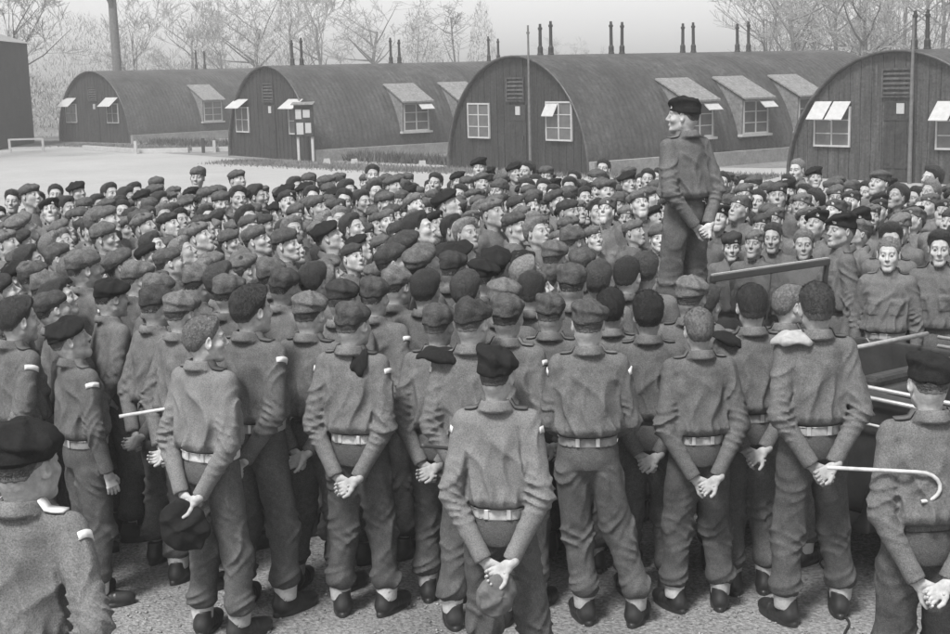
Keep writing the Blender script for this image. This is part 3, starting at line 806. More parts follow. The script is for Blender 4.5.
hut(10.71, 35.5, 3.3, 51, 13, 'largest corrugated hut at the right edge, pale boarded front, two white flaps open', [(-1.9, .85, 1.15, 1.05, 2, 3, [(-.56, -.03, .72, 1.16, .42), (.03, .56, .72, 1.16, .42)]), (1.75, .85, 1.15, 1.05, 2, 3, [(-.56, -.03, .72, 1.16, .42), (.03, .56, .72, 1.16, .42)])], (), (.72, 1.3), pale=True)
hut(1.4, 43, 3.5, 54, 14.5, 'middle corrugated hut with dark boarded front and three roofed side windows behind the speaker', [(-1.85, .98, 1.15, 1.10, 2, 3, []), (2.1, .98, 1.2, 1.15, 2, 3, [(-.57, -.03, .72, 1.12, .25)])], (4.3, 6.75, 9.3), (1.0, 1.42, 3.9, 4.35, 7.05, 7.55, 9.65, 10.2))
hut(-7.65, 54, 3.5, 55, 19, 'dark corrugated hut behind the notice board, second from the left', [(-2.25, .95, 1.15, 1.0, 2, 2, [(-.57, .57, .95, 1.28, .5)]), (2.25, .95, 1.15, 1.0, 2, 2, [(-.57, .57, .95, 1.28, .5)])], (4.4, 6.9), (1.1, 1.5, 5.55, 5.95, 10.4, 10.9))
hut(-19.5, 73.5, 3.66, 46, 22, 'farthest corrugated hut at far left with two white flaps on its dark front', [(-2.3, 1.0, 1.15, 1.0, 2, 2, [(-.6, .6, .85, 1.28, .55)]), (1.95, 1.0, 1.15, 1.0, 2, 2, [(-.6, .6, .85, 1.28, .55)])], (4.85,), (6.4, 6.95))
# thin poles standing in front of two huts
def pole(x, y, h, r, label):
    m = MB(); m.tube([(0, 0, 0), (0, 0, h * .5), (0, 0, h)], [r * 1.1, r * .9, r * .65], 8)
    m.box(-.05, -.01, h - .25, .05, .01, h - .19)
    o = m.build('wire_pole', M['bark'], smooth=False); o.location = (x, y, 0)
    return tag(o, label, 'pole', 'thin poles against the hut fronts')
pole(1.4 + .9 * math.cos(math.radians(54)) - .15, 43 - .9 * math.sin(math.radians(54)) - .2, 4.35, .042, 'thin dark pole rising in front of the middle hut')
pole(10.71 + .6 * math.cos(math.radians(51)) - .2, 35.5 - .6 * math.sin(math.radians(51)) - .2, 4.05, .05, 'thin dark pole rising in front of the largest right hut')

# ------------------------------------------------------------------ dark building at the left edge
b = empty('brick_building', (-28.75, 66.5, 0), math.radians(4)); tag(b, 'tall dark brick building cut off by the left edge of the yard', 'building')
MB().box(-6, 0, 0, 6.2, 8, 5.15).build('wall', M['brick_dark'], b)
MB().hexa([(-6.3, -.3, 5.15), (6.45, -.3, 5.15), (6.45, 8.3, 5.15), (-6.3, 8.3, 5.15)], [(-6.3, 3.4, 6.3), (3.6, 3.4, 6.3), (3.6, 4.6, 6.3), (-6.3, 4.6, 6.3)]).build('roof', M['slate'], b)
f = window_unit(b, .9, .55, 2, 1); f.location = (5.0, -.01, 1.5)
MB().box(6.2, .3, .0, 6.32, .45, 5.1).build('drainpipe', M['iron'], b)
# ------------------------------------------------------------------ notice board, rail, kerbs
nb = empty('notice_board', (-5.95, 50.9, 0), math.radians(-12)); tag(nb, 'dark glazed notice board on two white posts in front of a hut', 'notice board')
for x in (-.27, .27): MB().box(x - .045, -.045, 0, x + .045, .045, 1.5).build('post', M['white_paint'], nb)
MB().box(-.36, -.10, .92, .36, -.047, 2.05).build('board', M['hut_boards'], nb)
MB().hexa([(-.42, -.22, 2.05), (.42, -.22, 2.05), (.42, .02, 2.05), (-.42, .02, 2.05)], [(-.42, -.22, 2.09), (.42, -.22, 2.09), (.42, .02, 2.16), (-.42, .02, 2.16)]).build('rain_hood', M['pale_board'], nb)
for x0, z0, w, h in ((-.30, 1.55, .22, .35), (-.02, 1.6, .26, .28), (-.28, 1.0, .26, .42), (.05, 1.05, .22, .36)):
    MB().box(x0, -.108, z0, x0 + w, -.1005, z0 + h).build('notice', M['notice_paper'], nb)
rl = empty('guard_rail', (-20.3, 64.5, 0), math.radians(3)); tag(rl, 'short low white railing beside the dark left building', 'railing')
for x in (-.75, .75): MB().box(x - .05, -.05, 0, x + .05, .05, .62).build('post', M['white_paint'], rl)
for z in (.55, .16): MB().box(-.70, -.04, z, .70, .04, z + .08).build('rail', M['white_paint'], rl)
for i, (a, bb, lab) in enumerate((((-17.9, 65.3), (-14.4, 60.7), 'longest pale timber kerb edging the verge before the farthest hut'), ((-14.3, 60.6), (-12.0, 60.0), 'pale timber kerb joining the long one near the short post'), ((-11.9, 60.3), (-9.4, 60.2), 'rightmost pale timber kerb left of the second hut front'))):
    k = MB(); k.bar((a[0], a[1], .11), (bb[0], bb[1], .11), .16, .2); tag(k.build('timber_kerb', M['kerbstone']), lab, 'kerb', 'white kerbs edging the yard')
for x, y, h, lab in ((-14.3, 60.2, .55, 'short white post where two timber kerbs meet'), (-11.3, 59.6, .62, 'short dark post by the rightmost kerb'), (-10.9, 60.0, .5, 'short white post by the rightmost kerb')):
    tag(MB().box(-.06, -.06, 0, .06, .06, h).build('short_post', M['iron' if 'dark' in lab else 'white_paint']), lab, 'post', 'short posts along the kerbs').location = (x, y, 0)
for x, y, lab in ((-5.0, 48.9, 'small white marker block on the verge right of the notice board'), (-4.0, 48.3, 'pale marker block farther right on the verge'), (-1.6, 46.3, 'pale marker block nearest the middle hut')):
    m_ = MB(); m_.hexa([(-.14, -.1, 0), (.14, -.1, 0), (.14, .1, 0), (-.14, .1, 0)], [(-.10, -.08, .22), (.10, -.08, .22), (.10, .08, .22), (-.10, .08, .22)])
    tag(m_.build('marker_block', M['kerbstone']), lab, 'marker', 'white marker blocks on the verge').location = (x, y, 0)
# rough grass and weeds at the foot of the huts
def blades(name, regs, n, hmin, hmax, wid, m, seed):
    rr = np.random.RandomState(seed); pts = []
    for (x0, y0, x1, y1, sp, share) in regs:
        k = int(n * share); t = rr.rand(k); off = rr.randn(k) * sp
        dx, dy = x1 - x0, y1 - y0; L = math.hypot(dx, dy)
        pts.append(np.stack([x0 + dx * t - dy / L * off, y0 + dy * t + dx / L * off], 1))
    P = np.concatenate(pts); k = len(P); a = rr.rand(k) * 6.28; h = rr.uniform(hmin, hmax, k) * rr.rand(k) ** .4; w = wid * rr.uniform(.6, 1.4, k)
    dv = np.stack([np.cos(a) * w, np.sin(a) * w, 0 * w], 1); ln = rr.randn(k, 2) * .35 * h[:, None]
    b0 = np.concatenate([P, np.zeros((k, 1))], 1); tip = b0 + np.concatenate([ln, h[:, None]], 1)
    V = np.stack([b0 - dv, b0 + dv, tip], 1).reshape(-1, 3)
    return tag(link(name, np_mesh(name, V, np.arange(k * 3).reshape(-1, 3), [m], smooth=False)), kind='stuff')
M['dry_grass'] = mat('dry_grass', 0.15, 0.95, noise=(.8, 0.5))
M['dark_weeds'] = mat('dark_weeds', 0.07, 0.95, noise=(.8, 0.5))
blades('rough_grass', [(-9, 52.5, -1.6, 44.6, .55, .35), (-1.6, 44.8, 4, 40.2, .5, .2), (-20, 71, -10.2, 61, .6, .2), (4, 40.2, 8.2, 37.8, .5, .15), (11, 33, 14, 29.5, .4, .1)], 30000, .03, .17, .02, M['dry_grass'], 3)
blades('dark_weeds', [(-5, 52.8, .1, 46.6, .3, .5), (-15.5, 69.5, -9, 63, .4, .5)], 9000, .1, .45, .03, M['dark_weeds'], 8)

# ------------------------------------------------------------------ trees
def tree_mesh(seed, H, spread=1.0, levels=5, dens=1.0, conical=False, r0=.2, wob=.35):
    rr = random.Random(seed); segs = []
    def grow(p, d, L, r, lv):
        k = 4 if lv < 2 else 3; pts = [p]; rad = [r]
        for i in range(k):
            d = (d + Vector((rr.gauss(0, .13), rr.gauss(0, .13), rr.gauss(.03, .08))) * (1 if lv else wob)).normalized()
            p = p + d * L / k; pts.append(p); rad.append(r * (1 - (i + 1) / k * (.78 if lv else .60)))
        segs.append((pts, rad, lv))
        if lv >= levels: return
        nch = int(rr.choice((3, 4, 5)) * dens) + (4 if lv == 0 else 0) + (1 if lv >= 2 else 0)
        for c in range(nch):
            t = rr.uniform(.25 if lv else .3, 1.0); f_ = t * k; i = min(int(f_), k - 1); q = pts[i].lerp(pts[i + 1], f_ - i)
            ax = Vector((rr.gauss(0, 1), rr.gauss(0, 1), rr.gauss(0, .4))).normalized()
            dd = (d * (.55 if not conical else .15) + ax * spread * .75 + Vector((0, 0, .18))).normalized()
            ll = L * rr.uniform(.42, .68) * ((1.15 - t * .8) if conical and lv == 0 else 1)
            grow(q, dd, ll, max(rad[i] * .55, .011), lv + 1)
    grow(Vector((0, 0, -.1)), Vector((0, 0, 1)), H * .62, r0, 0)
    return segs
def make_tree(name, seed, H, **kw):
    r = empty(name); segs = tree_mesh(seed, H, **kw)
    t = MB(); c = MB()
    for pts, rad, lv in segs:
        if lv == 0: t.tube(pts, rad, 8, caps=False)
        elif lv == 1: t.tube(pts, rad, 5, caps=False)
        else: c.tube(pts, [max(q, .012) for q in rad], 3, caps=False)
    t.build('trunk', M['bark'], r, smooth=True); c.build('crown', M['twig'], r)
    return r
def copy_tree(o):
    c = o.copy(); C.objects.link(c)
    for ch in list(o.children):
        d = ch.copy(); C.objects.link(d); d.parent = c
    return c
P1 = make_tree('bare_tree', 1, 9, levels=4, spread=1.0, r0=.16)
P2 = make_tree('bare_tree', 2, 9, levels=4, spread=.85, dens=1.15, r0=.13)
P3 = make_tree('bare_tree', 3, 9, levels=4, spread=1.2, r0=.2)
P4 = make_tree('slender_tree', 4, 9, levels=3, conical=True, dens=1.5, r0=.09)
used = set()
def put(proto, x, y, s, rz, lab, cat='tree', grp='bare trees behind the huts'):
    o = proto if proto.name not in used else copy_tree(proto)
    used.add(proto.name); o.location = (x, y, 0); o.scale = (s, s, s); o.rotation_euler.z = rz
    tag(o, lab, cat, grp); return o
TREES = [  # px column, distance, scale, prototype
    (P2, 152, 100, 1.05, 'slim bare tree just right of the thick trunk'), (P1, 205, 112, 1.15, 'bare tree above the gap between the two left huts'),
    (P4, 170, 120, .95, 'small slender tree between the thick trunk and the left stovepipes'), (P3, 262, 108, 1.25, 'spreading bare tree above the second hut front'), (P1, 300, 125, 1.35, 'bare tree behind the second pair of stovepipes'),
    (P2, 335, 110, 1.3, 'tall bare tree right of the second hut front'), (P3, 378, 130, 1.3, 'wide bare tree above the middle of the second hut'), (P4, 425, 112, 1.25, 'tall slender tree left of the layered tree'),
    (P4, 462, 104, 1.3, 'layered slender tree left of the thin pole'), (P2, 238, 98, .9, 'low bare tree left of the second hut front'), (P3, 572, 150, .75, 'small faint tree behind the thin pole'), (P1, 600, 160, .7, 'faint distant tree above the middle hut ridge'),
    (P2, 768, 92, 1.1, 'bare tree right of the last stovepipe pair'), (P3, 800, 84, 1.05, 'wide bare tree left of the largest hut'), (P1, 835, 78, 1.1, 'dense bare tree directly above the largest hut'), (P3, 868, 70, .95, 'bare tree with dark forking limbs above the largest hut'),
    (P2, 905, 76, 1.15, 'tall bare tree behind the right stovepipes'), (P1, 942, 80, 1.15, 'bare tree at the right edge'), (P4, 780, 100, 1.3, 'slender tree right of the speaker'), (P1, 792, 96, 1.2, 'bare tree low behind the ridge left of the largest hut'), (P2, 822, 90, 1.2, 'upright bare tree in the thick clump above the largest hut'), (P3, 850, 92, 1.2, 'wide bare tree deep in the clump above the largest hut'), (P1, 888, 95, 1.35, 'tallest bare tree in the clump above the largest hut'), (P2, 925, 98, 1.4, 'bare tree behind the right edge stovepipes'),
    (P2, 20, 78, 1.1, 'bare tree behind the dark left building'),
]
rt = random.Random(9)
for p_, pxx, Y, s, lab in TREES:
    put(p_, (pxx - 475) / 1400 * Y * 1.0, Y, s, rt.uniform(0, 6.28), lab)
bt = make_tree('bare_tree', 12, 36, levels=2, spread=.5, r0=.30, wob=.04)
tag(bt, 'thick dark trunk rising out of the picture behind the farthest hut', 'tree', 'bare trees behind the huts'); bt.location = (-20.2, 82, 0)
nt = make_tree('bare_tree', 21, 13, levels=4, spread=1.1, r0=.22)
tag(nt, 'near bare tree with dark drooping branches in the top left corner', 'tree', 'bare trees behind the huts'); nt.location = (-22.5, 58, 0)
# faint scrub and hedge masses
def scrub(name, x0, x1, y0, y1, n, h, seed):
    rr = np.random.RandomState(seed); cx = rr.uniform(x0, x1, n); cy = rr.uniform(y0, y1, n)
    hh_ = h * (.55 + .45 * np.sin(cx * .9 + 2 * np.sin(cx * .37)) ) ; zz = rr.rand(n) ** .8 * np.maximum(hh_, .3 * h)
    a = rr.rand(n) * 6.28; b_ = rr.uniform(-1, 1, n); L = rr.uniform(.12, .45, n); w = .018
    d = np.stack([np.cos(a) * .7, np.sin(a) * .7, np.abs(b_) + .3], 1) * L[:, None]; c0 = np.stack([cx, cy, zz], 1)
    s = np.stack([-np.sin(a) * w, np.cos(a) * w, 0 * a], 1)
    V = np.stack([c0 - s, c0 + s, c0 + d], 1).reshape(-1, 3)
    return tag(link(name, np_mesh(name, V, np.arange(n * 3).reshape(-1, 3), [M['scrub']], smooth=False)), kind='stuff')
scrub('far_thicket', -42, 4, 92, 108, 60000, 8.0, 2)
scrub('far_thicket', 20, 60, 88, 108, 52000, 9.0, 3)
scrub('far_thicket', -30, -17, 78, 84, 8000, 4.0, 6)

# ------------------------------------------------------------------ open staff car
car = empty('open_staff_car', (1.98, 9.42, 0), math.atan2(.585, .81))
tag(car, 'dark open touring car with raised windscreen, speaker standing on its bonnet', 'car')
def rbox(P, c, hs, r):
    q = np.abs(P - np.array(c)) - (np.array(hs) - r); return nrm(np.maximum(q, 0)) + np.minimum(q.max(1), 0) - r
def car_body(P):
    X = P.copy(); X[:, 0] = np.abs(X[:, 0]); y = P[:, 1]
    wid = np.interp(y, [-2.9, -2.3, -.5, .1, 1.75], [.60, .72, .74, .62, .36])
    S = P.copy(); S[:, 0] = P[:, 0] / wid * .7
    top = np.interp(y, [-2.9, -2.4, -.3, .15, 1.78], [.86, 1.10, 1.10, 1.07, .96])
    d = rbox(np.stack([S[:, 0], y + .56, P[:, 2] - top + 1.1], 1), (0, 0, .72), (.7, 2.34, .38), .10)
    cock = rbox(np.stack([S[:, 0], y, P[:, 2]], 1), (0, -.75, 1.1), (.62, .62, .62), .06)
    cock2 = rbox(np.stack([S[:, 0], y, P[:, 2]], 1), (0, -1.95, 1.1), (.62, .48, .62), .06)
    d = smax(d, -cock, .02); d = smax(d, -cock2, .02)
    return d
V, Q = polygonize(car_body, (-.85, -3.1, .25), (.85, 1.95, 1.25), .028)
cb = link('car_body', np_mesh('car_body', V, Q, [M['car_paint']]), car)
def fender(P):
    X = P.copy(); X[:, 0] = np.abs(X[:, 0]); d = None
    for cy_ in (1.25, -2.0):
        r = np.hypot(P[:, 1] - cy_, (P[:, 2] - .38)); e = np.maximum(np.maximum(np.abs(r - .47) - .035, np.abs(X[:, 0] - .70) - .14), .30 - P[:, 2]); d = e if d is None else np.minimum(d, e)
    rb = rbox(X, (.72, -.35, .33), (.12, 1.15, .03), .02)
    return smin(d, rb, .06)
V, Q = polygonize(fender, (-.95, -2.7, .2), (.95, 1.9, 1.0), .028)
link('mudguard', np_mesh('mudguard', V, Q, [M['car_paint']]), car)
for x in (-.70, .70):
    for y in (1.25, -2.0):
        t = MB(); n_ = 24; prof = [(-.08, .26), (-.085, .36), (-.05, .385), (.05, .385), (.085, .36), (.08, .26)]
        vs = [(p_[0], p_[1] * math.cos(2 * PI * k / n_), p_[1] * math.sin(2 * PI * k / n_)) for k in range(n_) for p_ in prof]; q = len(prof)
        t.add(vs, [(k * q + i, k * q + (i + 1) % q, ((k + 1) % n_) * q + (i + 1) % q, ((k + 1) % n_) * q + i) for k in range(n_) for i in range(q)])
        w_ = t.build('wheel', M['rubber'], car, smooth=True); w_.location = (x, y, .385)
        r_ = MB(); r_.tube([(-.05, 0, 0), (.05, 0, 0)], .265, 20); r_.tube([(-.075, 0, 0), (.075, 0, 0)], .09, 14); r_.build('rim', M['car_paint'], w_)
for s in (-1, 1):
    h_ = MB(); h_.tube([(s * .45, 1.62, .78), (s * .45, 1.72, .78), (s * .45, 1.84, .78)], [.05, .10, .115], 16); ho = h_.build('headlight', M['car_paint'], car, smooth=False)
    MB().tube([(s * .45, 1.842, .78), (s * .45, 1.86, .78)], [.105, .09], 16).build('lens', M['lens'], ho)
    tr = MB(); y0_ = -.15 if s < 0 else -.84
    for z in (1.145, 1.085): tr.tube([(s * .765, y0_, z), (s * .775, -1.2, z), (s * .765, -2.3, z)], .013, 6)
    tr.tube([(s * .765, y0_, .93), (s * .775, -1.2, .93), (s * .765, -2.3, .93)], .009, 6)
    tr.build('side_trim', M['chrome'], car, smooth=True)
    dn = MB(); dn.box(s * .745 - .012, -1.32, .52, s * .745 + .012, -.25, 1.04); do_ = dn.build('door', M['car_paint'], car, bevel=.01)
    MB().box(s * .77 - .01, -.45, .96, s * .77 + .012, -.33, .985).build('handle', M['chrome'], do_)
gr = MB()
for i in range(9): gr.box(-.26 + i * .06, 1.76, .52, -.235 + i * .06, 1.80, .9)
gr.box(-.30, 1.75, .90, .30, 1.80, .95); gr.box(-.30, 1.75, .47, .30, 1.80, .52); gr.build('grille', M['chrome'], car)
bp_ = MB(); bp_.box(-.7, 1.92, .42, .7, 1.96, .52); bp_.box(-.3, 1.7, .44, -.26, 1.92, .5); bp_.box(.26, 1.7, .44, .3, 1.92, .5); bp_.build('bumper', M['car_paint'], car)
ws = MB(); tz, bz_ = 1.60, 1.14; ty = -.06
ws.bar((-.56, 0, bz_ - .06), (-.56, ty, tz), .035, .03, (0, 1, 0)); ws.bar((.56, 0, bz_ - .06), (.56, ty, tz), .035, .03, (0, 1, 0))
ws.bar((-.58, ty, tz), (.58, ty, tz), .035, .045); ws.bar((-.545, .0, bz_), (.545, .0, bz_), .03, .035); ws.bar((0, -.004, bz_), (0, ty + .004, tz), .012, .012, (0, 1, 0))
wso = ws.build('windscreen_frame', M['car_paint'], car, bevel=.006)
MB().box(-.57, ty - .012, tz + .023, .57, ty + .012, tz + .032).build('top_strip', M['chrome'], wso)
g_ = MB(); g_.bar((0, -.001, bz_ + .018), (0, ty, tz - .024), 1.08, .006, (0, 1, 0)); g_.build('glass', M['glass'], wso)
for y, w in ((-.95, .60), (-2.1, .62)):
    s_ = MB(); s_.box(-w, y - .28, .5, w, y + .25, .68); s_.build('seat', M['leather'], car, bevel=.04)
    s_ = MB(); s_.hexa([(-w, y - .40, .62), (w, y - .40, .62), (w, y - .26, .62), (-w, y - .26, .62)], [(-w, y - .46, 1.16), (w, y - .46, 1.16), (w, y - .34, 1.16), (-w, y - .34, 1.16)]); so_ = s_.build('backrest', M['leather'], car, bevel=.03)
MB().tube([(-.70, -.80, 1.17), (0, -.82, 1.18), (.70, -.80, 1.17)], .017, 8).build('partition_rail', M['canvas'], car, smooth=True)
hd = MB(); hd.tube([(-.62, -2.62, 1.16), (-.3, -2.68, 1.20), (.3, -2.68, 1.20), (.62, -2.62, 1.16)], [.09, .12, .12, .09], 12); hd.build('folded_hood', M['canvas'], car, smooth=True)
sw = MB(); n_ = 20
for k in range(n_):
    a0, a1 = 2 * PI * k / n_, 2 * PI * (k + 1) / n_
    q = lambda a: (.33 + .18 * math.cos(a), -.30 - .12 * math.sin(a), .98 + .12 * math.sin(a)); sw.tube([q(a0), q(a1)], .012, 5)
sw.bar((.33, -.30, .98), (.33, .05, .92), .03, .03); sw.build('steering_wheel', M['leather'], car)

